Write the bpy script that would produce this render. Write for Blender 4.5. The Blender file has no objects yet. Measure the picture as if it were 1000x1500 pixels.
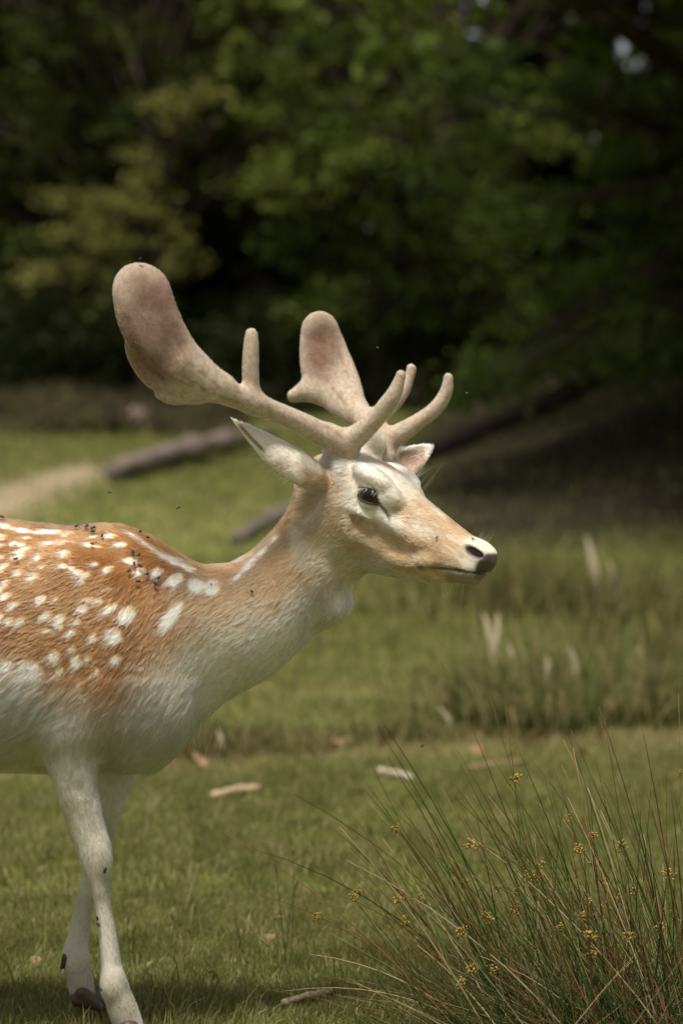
import bpy, math, random
import numpy as np
from mathutils import Vector, Matrix

random.seed(7)
RNG = np.random.default_rng(7)
scene = bpy.context.scene
COL = scene.collection

# ------------------------------------------------------------------ camera
S = 0.0011          # metres per photo pixel in the deer's plane
D = 3.9             # camera to deer distance
HC = 0.932          # camera height above the turf at the deer
cam_d = bpy.data.cameras.new('camera')
cam = bpy.data.objects.new('camera', cam_d)
COL.objects.link(cam)
cam.location = (0, -D, HC)
cam.rotation_euler = (math.pi / 2, 0, 0)
cam_d.sensor_fit = 'VERTICAL'
cam_d.sensor_height = 36.0
cam_d.lens = 36.0 * D / (1500 * S)
cam_d.shift_y = -80 / 1500
cam_d.clip_start = 0.05
cam_d.clip_end = 2000
cam_d.dof.use_dof = True
cam_d.dof.focus_distance = 3.83
cam_d.dof.aperture_fstop = 2.9
cam_d.dof.aperture_blades = 9
scene.camera = cam

# ------------------------------------------------------------------ sky and sun
SUN_TO = Vector((-0.12, -0.33, 0.93)).normalized()      # direction towards the sun
sun_el = math.asin(SUN_TO.z)
world = bpy.data.worlds.new('World')
scene.world = world
world.use_nodes = True
wn = world.node_tree
sky = wn.nodes.new('ShaderNodeTexSky')
sky.sky_type = 'NISHITA'
sky.sun_disc = False
sky.sun_elevation = sun_el
sky.sun_rotation = math.atan2(SUN_TO.x, SUN_TO.y)
sky.air_density = 1.0
sky.dust_density = 2.5
sky.ozone_density = 1.0
bg = wn.nodes['Background']
bg.inputs['Strength'].default_value = 0.075
veil = wn.nodes.new('ShaderNodeMix'); veil.data_type = 'RGBA'      # thin high cloud whitens the blue
veil.inputs['Factor'].default_value = 0.75
veil.inputs['B'].default_value = (5.2, 5.1, 4.7, 1)
wn.links.new(sky.outputs['Color'], veil.inputs['A'])
wn.links.new(veil.outputs['Result'], bg.inputs['Color'])
sun_d = bpy.data.lights.new('sun', 'SUN')
sun_d.energy = 3.8
sun_d.angle = math.radians(13.0)
sun_d.color = (1.0, 0.95, 0.86)
sun = bpy.data.objects.new('sun', sun_d)
COL.objects.link(sun)
sun.rotation_euler = SUN_TO.to_track_quat('Z', 'Y').to_euler()
sun.location = (4, -6, 12)

scene.view_settings.view_transform = 'Standard'
scene.view_settings.look = 'None'
scene.view_settings.exposure = 0.38
scene.view_settings.gamma = 1.0
scene.view_settings.use_curve_mapping = False
scene.cycles.max_bounces = 8
scene.cycles.diffuse_bounces = 4
scene.cycles.glossy_bounces = 4
scene.cycles.transmission_bounces = 6
scene.cycles.transparent_max_bounces = 8
scene.cycles.sample_clamp_indirect = 4.0
scene.cycles.use_denoising = True
scene.cycles_curves.shape = 'RIBBONS'
scene.cycles_curves.subdivisions = 2

# ------------------------------------------------------------------ helpers
def P(px, py, Y=0.0):
    """world point at depth Y behind the deer's plane seen at photo pixel (px, py)"""
    k = S * (D + Y) / D
    return np.array([(px - 500) * k, Y, HC - (py - 670) * k])

def to_px(p):
    k = S * (D + p[:, 1]) / D
    return 500 + p[:, 0] / k, 670 + (HC - p[:, 2]) / k

def tag(o, label=None, cat=None, group=None, kind=None):
    if label: o['label'] = label
    if cat: o['category'] = cat
    if group: o['group'] = group
    if kind: o['kind'] = kind
    return o

def empty(name, loc=(0, 0, 0)):
    o = bpy.data.objects.new(name, None)
    o.location = loc
    o.empty_display_size = 0.05
    COL.objects.link(o)
    return o

def link(name, data, parent=None):
    o = bpy.data.objects.new(name, data)
    COL.objects.link(o)
    if parent is not None:
        o.parent = parent
        if parent.parent is None:
            o.location = Vector((0, 0, 0)) - parent.location
        else:
            o.location = (0, 0, 0)
    return o

def mesh_np(name, verts, faces, mat, col=None, smooth=True, nper=None):
    """mesh data from numpy verts and a (n,3) or (n,4) face array, optional vertex colours"""
    me = bpy.data.meshes.new(name)
    verts = np.ascontiguousarray(verts, dtype=np.float32)
    faces = np.ascontiguousarray(faces, dtype=np.int32)
    n, k = faces.shape
    me.vertices.add(len(verts)); me.vertices.foreach_set('co', verts.ravel())
    me.loops.add(n * k); me.loops.foreach_set('vertex_index', faces.ravel())
    me.polygons.add(n)
    me.polygons.foreach_set('loop_start', np.arange(0, n * k, k, dtype=np.int32))
    me.polygons.foreach_set('use_smooth', np.full(n, smooth))
    me.update(calc_edges=True)
    if col is not None:
        a = me.attributes.new('col', 'FLOAT_COLOR', 'POINT')
        c4 = np.ones((len(verts), 4), np.float32); c4[:, :col.shape[1]] = col
        a.data.foreach_set('color', c4.ravel())
    me.materials.append(mat)
    return me

def curves_np(name, pts, rad, col, mat):
    """hair curves: pts (n,k,3), rad (n,k), col (n,3)"""
    n, k, _ = pts.shape
    c = bpy.data.hair_curves.new(name)
    c.add_curves([k] * n)
    c.attributes['position'].data.foreach_set('vector', np.ascontiguousarray(pts, np.float32).ravel())
    r = c.attributes.get('radius') or c.attributes.new('radius', 'FLOAT', 'POINT')
    r.data.foreach_set('value', np.ascontiguousarray(rad, np.float32).ravel())
    a = c.attributes.new('col', 'FLOAT_COLOR', 'CURVE')
    c4 = np.ones((n, 4), np.float32); c4[:, :3] = col
    a.data.foreach_set('color', c4.ravel())
    c.materials.append(mat)
    return c

def norm(v):
    return v / np.maximum(np.linalg.norm(v, axis=-1, keepdims=True), 1e-9)

def vnoise(p, scale, seed=0):
    """smooth value noise in 0..1 for points (n,3)"""
    q = np.asarray(p, dtype=np.float64) / scale + 137.13 * (seed + 1)
    i = np.floor(q).astype(np.int64); f = q - i
    f = f * f * (3 - 2 * f)
    out = 0
    for dx in (0, 1):
        for dy in (0, 1):
            for dz in (0, 1):
                h = ((i[:, 0] + dx) * 73856093) ^ ((i[:, 1] + dy) * 19349663) ^ ((i[:, 2] + dz) * 83492791) ^ (seed * 2654435)
                h = (h ^ (h >> 13)) * 1274126177
                h = (h ^ (h >> 16)) & 0xFFFF
                w = (f[:, 0] if dx else 1 - f[:, 0]) * (f[:, 1] if dy else 1 - f[:, 1]) * (f[:, 2] if dz else 1 - f[:, 2])
                out = out + w * h / 65535.0
    return out

def sstep(a, b, x):
    t = np.clip((x - a) / (b - a), 0, 1)
    return t * t * (3 - 2 * t)

def material(name):
    m = bpy.data.materials.new(name)
    m.use_nodes = True
    return m, m.node_tree, m.node_tree.nodes['Principled BSDF']

def attr_mat(name, rough=0.85, spec=0.2, bump=0.0, bump_scale=200.0, var=0.0, var_scale=60.0, trans=0.0):
    """colour from the 'col' attribute with procedural grain, bump and optional translucency"""
    m, nt, b = material(name)
    at = nt.nodes.new('ShaderNodeAttribute'); at.attribute_name = 'col'
    out = at.outputs['Color']
    b.inputs['Roughness'].default_value = rough
    b.inputs['Specular IOR Level'].default_value = spec
    if var or bump:
        tc = nt.nodes.new('ShaderNodeTexCoord')
        nz = nt.nodes.new('ShaderNodeTexNoise')
        nz.inputs['Scale'].default_value = var_scale; nz.inputs['Detail'].default_value = 5
        nt.links.new(tc.outputs['Object'], nz.inputs['Vector'])
        if var:
            mr = nt.nodes.new('ShaderNodeMapRange')
            mr.inputs['To Min'].default_value = 1 - var; mr.inputs['To Max'].default_value = 1 + var
            nt.links.new(nz.outputs['Fac'], mr.inputs['Value'])
            mx = nt.nodes.new('ShaderNodeVectorMath'); mx.operation = 'SCALE'
            nt.links.new(out, mx.inputs[0]); nt.links.new(mr.outputs['Result'], mx.inputs['Scale'])
            out = mx.outputs['Vector']
        if bump:
            n2 = nt.nodes.new('ShaderNodeTexNoise'); n2.inputs['Scale'].default_value = bump_scale
            n2.inputs['Detail'].default_value = 4
            nt.links.new(tc.outputs['Object'], n2.inputs['Vector'])
            bp = nt.nodes.new('ShaderNodeBump'); bp.inputs['Strength'].default_value = bump
            bp.inputs['Distance'].default_value = 0.002
            nt.links.new(n2.outputs['Fac'], bp.inputs['Height'])
            nt.links.new(bp.outputs['Normal'], b.inputs['Normal'])
    nt.links.new(out, b.inputs['Base Color'])
    if trans:
        tr = nt.nodes.new('ShaderNodeBsdfTranslucent'); nt.links.new(out, tr.inputs['Color'])
        mix = nt.nodes.new('ShaderNodeMixShader'); mix.inputs['Fac'].default_value = trans
        nt.links.new(b.outputs['BSDF'], mix.inputs[1]); nt.links.new(tr.outputs['BSDF'], mix.inputs[2])
        nt.links.new(mix.outputs['Shader'], nt.nodes['Material Output'].inputs['Surface'])
    return m

# ---- implicit modelling: smooth unions of lofts and round cones on a grid, meshed by surface nets
class Field:
    def __init__(self, xs, ys, zs):
        self.xs, self.ys, self.zs = [np.asarray(a, np.float32) for a in (xs, ys, zs)]
        self.F = np.full((len(xs), len(ys), len(zs)), 0.3, np.float32)

    def _sl(self, lo, hi):
        s = []
        for a, l, h in zip((self.xs, self.ys, self.zs), lo, hi):
            i0 = max(int(np.searchsorted(a, l)) - 1, 0); i1 = min(int(np.searchsorted(a, h)) + 1, len(a))
            s.append(slice(i0, max(i1, i0)))
        return tuple(s)

    def _pts(self, s):
        return (self.xs[s[0]][:, None, None], self.ys[s[1]][None, :, None], self.zs[s[2]][None, None, :])

    def put(self, fn, lo, hi, k, sub=False):
        s = self._sl(np.asarray(lo) - k - 0.012, np.asarray(hi) + k + 0.012)
        if any(q.stop <= q.start for q in s): return
        d = fn(*self._pts(s)); a = self.F[s]
        if sub:
            d = -d
            h = np.maximum(k - np.abs(a - d), 0) / k
            self.F[s] = np.maximum(a, d) + h * h * k * 0.25
        else:
            h = np.maximum(k - np.abs(a - d), 0) / k
            self.F[s] = np.minimum(a, d) - h * h * k * 0.25

    def cone(self, a, b, ra, rb, k=0.01, n=None, sq=1.0, sub=False):
        self.chain([(a, ra), (b, rb)], k, n, sq, sub, fine=1)

    def chain(self, pts, k=0.008, n=None, sq=1.0, sub=False, fine=5):
        """round-cone chain through (point, radius) pairs, splined; flattened by sq along direction n"""
        C = np.array([list(p) + [r] for p, r in pts], float)
        if fine > 1 and len(C) > 2:
            E = np.concatenate([[2 * C[0] - C[1]], C, [2 * C[-1] - C[-2]]])
            out = []
            for i in range(1, len(E) - 2):
                for t in np.arange(fine) / fine:
                    a, b, c, d = E[i - 1:i + 3]
                    out.append(.5 * (2 * b + (c - a) * t + (2 * a - 5 * b + 4 * c - d) * t * t + (3 * b - a - 3 * c + d) * t ** 3))
            C = np.array(out + [E[-2]])
        nn = None if n is None else np.asarray(n, float) / np.linalg.norm(n)
        X = C[:, :3] if nn is None else C[:, :3] + np.outer(C[:, :3] @ nn * (sq - 1), nn)
        R = C[:, 3]
        def fn(x, y, z):
            if nn is not None:
                q = (x * nn[0] + y * nn[1] + z * nn[2]) * (sq - 1)
                x, y, z = x + nn[0] * q, y + nn[1] * q, z + nn[2] * q
            best = None
            for i in range(len(X) - 1):
                A, AB = X[i], X[i + 1] - X[i]; L2 = max(AB @ AB, 1e-12)
                px, py, pz = x - A[0], y - A[1], z - A[2]
                h = np.clip((px * AB[0] + py * AB[1] + pz * AB[2]) / L2, 0, 1)
                d = np.sqrt((px - h * AB[0]) ** 2 + (py - h * AB[1]) ** 2 + (pz - h * AB[2]) ** 2) - (R[i] + h * (R[i + 1] - R[i]))
                best = d if best is None else np.minimum(best, d)
            return (best / (1 if nn is None else max(1.0, sq * 0.5))).astype(np.float32)
        self.put(fn, (C[:, :3] - R[:, None]).min(0), (C[:, :3] + R[:, None]).max(0), k, sub)

    def ell(self, c, r, axes=None, k=0.01, sub=False):
        c = np.asarray(c, float); r = np.asarray(r, float)
        ax = np.eye(3) if axes is None else np.asarray(axes, float)
        def fn(x, y, z):
            k0 = 0; k1 = 0
            for i in range(3):
                q = ((x - c[0]) * ax[i, 0] + (y - c[1]) * ax[i, 1] + (z - c[2]) * ax[i, 2]) / r[i]
                k0 = k0 + q * q; k1 = k1 + (q / r[i]) ** 2
            k0 = np.sqrt(k0); k1 = np.sqrt(k1)
            return (k0 * (k0 - 1) / np.maximum(k1, 1e-4)).astype(np.float32)
        m = r.max()
        self.put(fn, c - m, c + m, k, sub)

    def loft(self, o, e1, e2, e3, up, lo, wid, mid=None, off=None, k=0.02, smooth=5, pad=0.25):
        """section sweep along e1: up/lo/mid heights along e2, half width along e3 (all lists of (t, value))"""
        o = np.asarray(o, float)
        T0 = min(up[0][0], lo[0][0]); T1 = max(up[-1][0], lo[-1][0])
        tt = np.linspace(T0, T1, 300)
        def tab(L):
            L = sorted(L); v = np.interp(tt, [q[0] for q in L], [q[1] for q in L])
            g = np.exp(-0.5 * (np.arange(-3 * smooth, 3 * smooth + 1) / smooth) ** 2); g /= g.sum()
            return np.convolve(np.pad(v, 3 * smooth, mode='reflect', reflect_type='odd'), g, 'valid')
        U, Lw, W = tab(up), tab(lo), tab(wid)
        M = (U + Lw) / 2 if mid is None else tab(mid)
        O = np.zeros_like(tt) if off is None else tab(off)
        HU = np.maximum(U - M, 0.003); HL = np.maximum(M - Lw, 0.003); W = np.maximum(W, 0.003)
        def fn(x, y, z):
            dx, dy, dz = x - o[0], y - o[1], z - o[2]
            t = dx * e1[0] + dy * e1[1] + dz * e1[2]
            v = dx * e2[0] + dy * e2[1] + dz * e2[2]
            w = dx * e3[0] + dy * e3[1] + dz * e3[2]
            u = np.clip((t - T0) / (T1 - T0) * 299, 0, 299)
            i = np.minimum(u.astype(np.int32), 298); f = u - i
            L = lambda A: (A[i] * (1 - f) + A[i + 1] * f)
            v = v - L(M); h = np.where(v > 0, L(HU), L(HL)); ww = L(W); w = w - L(O)
            k0 = np.sqrt((v / h) ** 2 + (w / ww) ** 2)
            k1 = np.sqrt((v / (h * h)) ** 2 + (w / (ww * ww)) ** 2)
            d = k0 * (k0 - 1) / np.maximum(k1, 1e-3)
            d = np.maximum(d, np.maximum(T0 - t, t - T1))
            return d.astype(np.float32)
        lo_ = np.full(3, 9e9); hi_ = np.full(3, -9e9)
        for t in np.linspace(0, 299, 20).astype(int):
            for v in (U[t], Lw[t]):
                for w in (-W[t], W[t]):
                    p = o + np.asarray(e1) * tt[t] + np.asarray(e2) * v + np.asarray(e3) * (w + O[t])
                    lo_ = np.minimum(lo_, p); hi_ = np.maximum(hi_, p)
        self.put(fn, lo_, hi_, k)

    def mesh(self, relax=3):
        F = self.F; nx, ny, nz = F.shape
        ins = F < 0
        c = np.zeros((nx - 1, ny - 1, nz - 1), np.uint8)
        for a in (0, 1):
            for b in (0, 1):
                for d in (0, 1):
                    c += ins[a:nx - 1 + a, b:ny - 1 + b, d:nz - 1 + d]
        act = np.argwhere((c > 0) & (c < 8))
        idx = np.full(c.shape, -1, np.int32)
        idx[act[:, 0], act[:, 1], act[:, 2]] = np.arange(len(act))
        i, j, k = act.T
        acc = np.zeros((len(act), 3)); cnt = np.zeros(len(act))
        G = (self.xs, self.ys, self.zs)
        corners = [(a, b, d) for a in (0, 1) for b in (0, 1) for d in (0, 1)]
        for p in corners:
            for ax in range(3):
                if p[ax]: continue
                q = list(p); q[ax] = 1
                fa = F[i + p[0], j + p[1], k + p[2]]; fb = F[i + q[0], j + q[1], k + q[2]]
                m = (fa < 0) != (fb < 0)
                t = np.where(m, fa / np.where(m, fa - fb, 1), 0)
                A = np.stack([G[0][i + p[0]], G[1][j + p[1]], G[2][k + p[2]]], 1)
                B = np.stack([G[0][i + q[0]], G[1][j + q[1]], G[2][k + q[2]]], 1)
                X = A + (B - A) * t[:, None]
                acc[m] += X[m]; cnt[m] += 1
        V = acc / cnt[:, None]
        quads = []
        for ax in range(3):
            a1, a2 = [(1, 2), (2, 0), (0, 1)][ax]
            sl0 = [slice(None)] * 3; sl1 = [slice(None)] * 3
            sl0[ax] = slice(0, -1); sl1[ax] = slice(1, None)
            s0 = ins[tuple(sl0)]; s1 = ins[tuple(sl1)]
            e = np.argwhere(s0 != s1)
            e = e[(e[:, a1] > 0) & (e[:, a2] > 0) & (e[:, a1] < F.shape[a1] - 1) & (e[:, a2] < F.shape[a2] - 1)]
            fl = s0[e[:, 0], e[:, 1], e[:, 2]]
            def at(d1, d2):
                q = e.copy(); q[:, a1] -= d1; q[:, a2] -= d2
                return idx[q[:, 0], q[:, 1], q[:, 2]]
            Q = np.stack([at(1, 1), at(0, 1), at(0, 0), at(1, 0)], 1)
            Q[~fl] = Q[~fl][:, ::-1]
            quads.append(Q)
        Q = np.concatenate(quads); Q = Q[(Q >= 0).all(1)]
        E = np.concatenate([Q[:, [0, 1]], Q[:, [1, 2]], Q[:, [2, 3]], Q[:, [3, 0]]])
        deg = np.bincount(E.ravel(), minlength=len(V)).astype(float)
        for it in range(relax):
            for lam in (0.5, -0.52):
                s = np.zeros_like(V)
                for a in range(3):
                    s[:, a] = np.bincount(E[:, 0], V[E[:, 1], a], len(V)) + np.bincount(E[:, 1], V[E[:, 0], a], len(V))
                V = V + lam * (s / np.maximum(deg, 1)[:, None] - V)
        return V, Q

def vert_normals(V, Q):
    n = np.cross(V[Q[:, 2]] - V[Q[:, 0]], V[Q[:, 3]] - V[Q[:, 1]])
    N = np.zeros_like(V)
    for c in range(4):
        for a in range(3):
            N[:, a] += np.bincount(Q[:, c], n[:, a], len(V))
    return norm(N)

def scatter(V, Q, N, density, count):
    """random points on quads, weight = area * mean vertex density"""
    area = 0.5 * np.linalg.norm(np.cross(V[Q[:, 2]] - V[Q[:, 0]], V[Q[:, 3]] - V[Q[:, 1]]), axis=1)
    w = area * density[Q].mean(1); w /= w.sum()
    f = RNG.choice(len(Q), count, p=w)
    u, v = RNG.random((2, count))
    q = Q[f]
    W = np.stack([(1 - u) * (1 - v), u * (1 - v), u * v, (1 - u) * v], 1)
    pos = (V[q] * W[..., None]).sum(1); nor = norm((N[q] * W[..., None]).sum(1))
    return pos, nor
# ================================================================== ground
def gz(x, y):
    """turf height: level round the deer, rising gently towards the wood"""
    x = np.asarray(x, float); y = np.asarray(y, float)
    r = np.log1p(np.exp(np.clip((y - 5.5) / 1.2, -30, 30))) * 1.2 * .076
    r = np.where(y > 40, np.minimum(r, 34.5 * .076 + (y - 40) * .02), r)
    r = r + .010 * np.sin(x * 2.1 + y * .7) * np.sin(y * 1.3 + 1) + .012 * np.clip(y, -.5, .6)
    r = r + .10 * sstep(8, 14, y) * np.sin(x * .55 + y * .23) + 1.0 * sstep(.2, 4.5, x - .05 * (y - 14)) * sstep(11, 19, y)
    return r
gy = np.concatenate([np.arange(-60, -6, 3.0), np.arange(-6, -1, .4), np.arange(-1, 6, .07), np.arange(6, 20, .2), np.arange(20, 60, 1.0), np.arange(60, 420, 15.0)])
gx = np.concatenate([np.arange(-300, -20, 14.0), np.arange(-20, -4, .8), np.arange(-4, 4, .1), np.arange(4, 20, .8), np.arange(20, 301, 14.0)])
GX, GY = np.meshgrid(gx, gy, indexing='ij')
gv = np.stack([GX, GY, gz(GX, GY)], -1).reshape(-1, 3)
i, j = np.meshgrid(np.arange(len(gx) - 1), np.arange(len(gy) - 1), indexing='ij'); i, j = i.ravel(), j.ravel(); n = len(gy)
gq = np.stack([i * n + j, (i + 1) * n + j, (i + 1) * n + j + 1, i * n + j + 1], 1)

# how the turf is worn: 0 lush .. 1 bare, and litter under the trees with their shade in its colour
def wear(x, y):
    p = np.stack([x, y, np.zeros_like(x)], 1)
    w = .55 * vnoise(p, .35, 51) + .45 * vnoise(p, 1.3, 52)
    strip = np.exp(-((y - 3.55 - .25 * np.sin(x * 1.7)) / .38) ** 2) * .30          # scuffed strip in front of the rushes
    k = S * (D + y) / D; px = 500 + x / k
    path = np.exp(-((y - np.interp(px, [-300, 0, 150, 260], [9.5, 12.4, 15.5, 19])) / 1.5) ** 2) * (1 - sstep(110, 230, px)) * 1.0
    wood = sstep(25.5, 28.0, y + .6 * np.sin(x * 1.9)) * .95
    wood = np.maximum(wood, sstep(8.8, 12.2, y + .5 * np.sin(x * 2.3)) * sstep(-.1, .9, x - .03 * (y - 14)) * .97)  # right bank soil darkened to deepen the shade of the boughs
    return np.clip(w * .55 + strip, 0, 1), np.clip(path, 0, 1), wood
def turf_col(x, y, z=None):
    w, path, wood = wear(x, y)
    p = np.stack([x, y, np.zeros_like(x)], 1)
    c = mixc_(np.array((.118, .132, .034)), np.array((.195, .186, .064)), sstep(.2, .55, w))
    c = mixc_(c, np.array((.13, .095, .05)), sstep(.45, .8, w))
    c = mixc_(c, np.array((.30, .23, .15)), path * .95)
    c = mixc_(c, np.array((.024, .019, .012)), wood)  # dark soil and litter, tree shade painted into the colour
    return c * (.8 + .4 * vnoise(p, .12, 53))[:, None]
def mixc_(a, b, t):
    return a * (1 - t[:, None]) + b * t[:, None]
ground_m = attr_mat('turf soil', rough=.95, spec=.05, bump=.8, bump_scale=60, var=.35, var_scale=25)
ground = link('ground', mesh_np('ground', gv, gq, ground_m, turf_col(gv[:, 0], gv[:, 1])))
ground['kind'] = 'structure'

# ------------------------------------------------------------------ grass blades
grass_m = attr_mat('grass blade', rough=.55, spec=.25, trans=.35)
def blades(n, ylo, yhi, hgt, wid, seed, power=1.0, spread=1.1, lean=.55, tint=1.0, inner=0.0):
    r = np.random.default_rng(seed)
    y = ylo + (yhi - ylo) * r.random(n) ** power
    hw = (D + y) / D * 500 * S * spread + .05
    x = r.uniform(-1, 1, n)
    x = np.sign(x) * (inner + (1 - inner) * np.abs(x)) * hw
    w, path, wood = wear(x, y)
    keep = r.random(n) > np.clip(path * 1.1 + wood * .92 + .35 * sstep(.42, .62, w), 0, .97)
    x, y, w = x[keep], y[keep], w[keep]; n = len(x)
    p0 = np.stack([x, y, gz(x, y) - .002], 1)
    a = r.uniform(0, 2 * np.pi, n)
    cl = np.stack([vnoise(p0, .06, 61) - .5, vnoise(p0, .06, 62) - .5], 1) * 1.4
    dr = np.stack([np.cos(a) * .7 + cl[:, 0], np.sin(a) * .7 + cl[:, 1], np.zeros(n)], 1)
    h = hgt * r.lognormal(0, .45, n) * (.55 + .9 * vnoise(p0, .22, 63))
    ln = lean * r.uniform(.3, 1.6, n)
    sd = norm(np.stack([-np.sin(a + 1.2), np.cos(a + 1.2) * .6, np.zeros(n)], 1)) * (wid * r.uniform(.6, 1.4, n))[:, None]
    up_ = np.array([0, 0, 1.0])
    m1 = p0 + up_ * (h * .55)[:, None] + dr * (h * ln * .35)[:, None]
    m2 = p0 + up_ * (h * (1 - .3 * np.minimum(ln, 1)))[:, None] + dr * (h * ln)[:, None]
    V = np.stack([p0 - sd, p0 + sd, m1 + sd * .8, m1 - sd * .8, m2], 1).reshape(-1, 3)
    b = np.arange(n)[:, None] * 5
    F = np.concatenate([b + [0, 1, 2], b + [0, 2, 3], b + [3, 2, 4]])
    g1 = np.array((.152, .172, .044)); g2 = np.array((.278, .266, .092)); st = np.array((.48, .40, .22)); br = np.array((.16, .10, .05))
    c = mixc_(np.tile(g1, (n, 1)), g2, np.clip(r.random(n) * .8 + .3 * sstep(.25, .5, w), 0, 1))
    q = r.random(n) + .07 - .35 * sstep(.3, .6, w)
    c = mixc_(c, st, (q < .17).astype(float) * .8); c = mixc_(c, br, ((q >= .17) & (q < .25)).astype(float) * .8)
    c = c * r.uniform(.75, 1.25, n)[:, None] * tint
    return V, F, np.repeat(c, 5, 0)
Vs, Fs, Cs, base = [], [], [], 0
for args in [(120000, -.45, 1.2, .017, .0011, 1), (95000, 1.2, 4.2, .018, .0017, 2, .85), (60000, 4.2, 10, .026, .0032, 3, .8), (42000, 10, 26, .042, .0065, 4, .8, 1.15), (1500, -.3, 3.5, .055, .0011, 8),
             (70000, -.6, 4.2, .034, .0020, 5, 1.0, 3.2, .55, 1.0, .33), (60000, 4.2, 12, .055, .0045, 6, .9, 3.0, .55, 1.0, .35), (30000, 12, 27, .09, .009, 7, .9, 2.8, .55, 1.0, .4)]:
    V, F, C = blades(*args)
    Vs.append(V); Fs.append(F + base); Cs.append(C); base += len(V)
grass = link('grass', mesh_np('grass', np.concatenate(Vs), np.concatenate(Fs), grass_m, np.concatenate(Cs), smooth=False))
tag(grass, 'short grazed olive green turf covering the ground round the deer', 'grass', kind='stuff')

# ================================================================== trees
bark_m = attr_mat('bark', rough=.95, spec=.05, bump=1.0, bump_scale=30, var=.4, var_scale=12)
leaf_m = attr_mat('foliage', rough=.6, spec=.12, trans=.30)

def tube(pts, rads, sides=8, col=(.05, .038, .028)):
    """tapered tube through points, returns V,F,C with quads"""
    pts = np.asarray(pts, float); n = len(pts)
    tg = norm(np.gradient(pts, axis=0))
    ref = np.where(np.abs(tg[:, 2:3]) > .9, np.array([[1.0, 0, 0]]), np.array([[0, 0, 1.0]]))
    u = norm(np.cross(tg, ref)); v = np.cross(tg, u)
    a = np.linspace(0, 2 * np.pi, sides, endpoint=False)
    ring = u[:, None] * np.cos(a)[None, :, None] + v[:, None] * np.sin(a)[None, :, None]
    V = (pts[:, None] + ring * np.asarray(rads)[:, None, None]).reshape(-1, 3)
    i, j = np.meshgrid(np.arange(n - 1), np.arange(sides), indexing='ij'); i, j = i.ravel(), j.ravel(); j2 = (j + 1) % sides
    F = np.stack([i * sides + j, i * sides + j2, (i + 1) * sides + j2, (i + 1) * sides + j], 1)
    V = np.concatenate([V, pts[:1], pts[-1:]]); a_, b_ = len(V) - 2, len(V) - 1
    jj = np.arange(sides); j2 = (jj + 1) % sides
    F = np.concatenate([F, np.stack([j2, jj, np.full(sides, a_), np.full(sides, a_)], 1), np.stack([(n - 1) * sides + jj, (n - 1) * sides + j2, np.full(sides, b_), np.full(sides, b_)], 1)])
    return V, F, np.tile(np.asarray(col, float), (len(V), 1))

def join(parts):
    V, F, C, b = [], [], [], 0
    for v, f, c in parts:
        V.append(v); F.append(f + b); C.append(c); b += len(v)
    return np.concatenate(V), np.concatenate(F), np.concatenate(C)

def bez(a, b, c, n):
    t = np.linspace(0, 1, n)[:, None]
    return (1 - t) ** 2 * np.asarray(a) + 2 * t * (1 - t) * np.asarray(b) + t * t * np.asarray(c)

def fix_tris(F):
    return F

def leaves(cl, r, leaf, pal, flat=.6, per=1.0):
    """leaf quads filling clumps (cx,cy,cz,rx,rz,count): hanging sprays with an uneven edge"""
    Vs, Cs = [], []
    for cx, cy, cz, rx, rz, cnt, *ls in cl:
        cnt = int(cnt * per)
        # sprays: sub clusters inside the clump
        ns = max(int(cnt / 22), 3)
        sc = norm(r.normal(0, 1, (ns, 3))) * (r.random(ns) ** .38)[:, None] * [rx, rx, rz]
        k = r.integers(0, ns, cnt)
        sdir = norm(sc / [rx, rx, rz] + r.normal(0, .5, (ns, 3)) + [0, 0, -.25])
        off = sdir[k] * r.uniform(-.18, .30, cnt)[:, None] * min(rx, 1.0) + r.normal(0, 1, (cnt, 3)) * [.11, .11, .045]
        p = np.array([cx, cy, cz]) + sc[k] + off
        nn = norm(r.normal(0, 1, (cnt, 3)) * [1, 1, .6] + [0, -.1, flat + .5])
        d = norm(np.cross(nn, r.normal(0, 1, (cnt, 3)))) + [0, 0, -.25]
        d = norm(d); s = norm(np.cross(nn, d))
        L = leaf * (ls[0] if ls else 1.0) * r.uniform(.6, 1.3, cnt)[:, None]
        V = np.stack([p, p + d * L * .5 + s * L * .36 + nn * L * .04, p + d * L, p + d * L * .5 - s * L * .36 + nn * L * .04], 1)
        Vs.append(V.reshape(-1, 3))
        c0 = np.asarray(pal[0]); c1 = np.asarray(pal[1])
        t = np.clip(r.normal(.5, .25, cnt) + r.normal(0, .25), 0, 1)
        c = mixc_(np.tile(c0, (cnt, 1)), c1, t) * r.uniform(.75, 1.25, cnt)[:, None]
        Cs.append(np.repeat(c, 4, 0))
    V = np.concatenate(Vs); C = np.concatenate(Cs)
    F = np.arange(len(V)).reshape(-1, 4)
    return V, F, C

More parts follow.
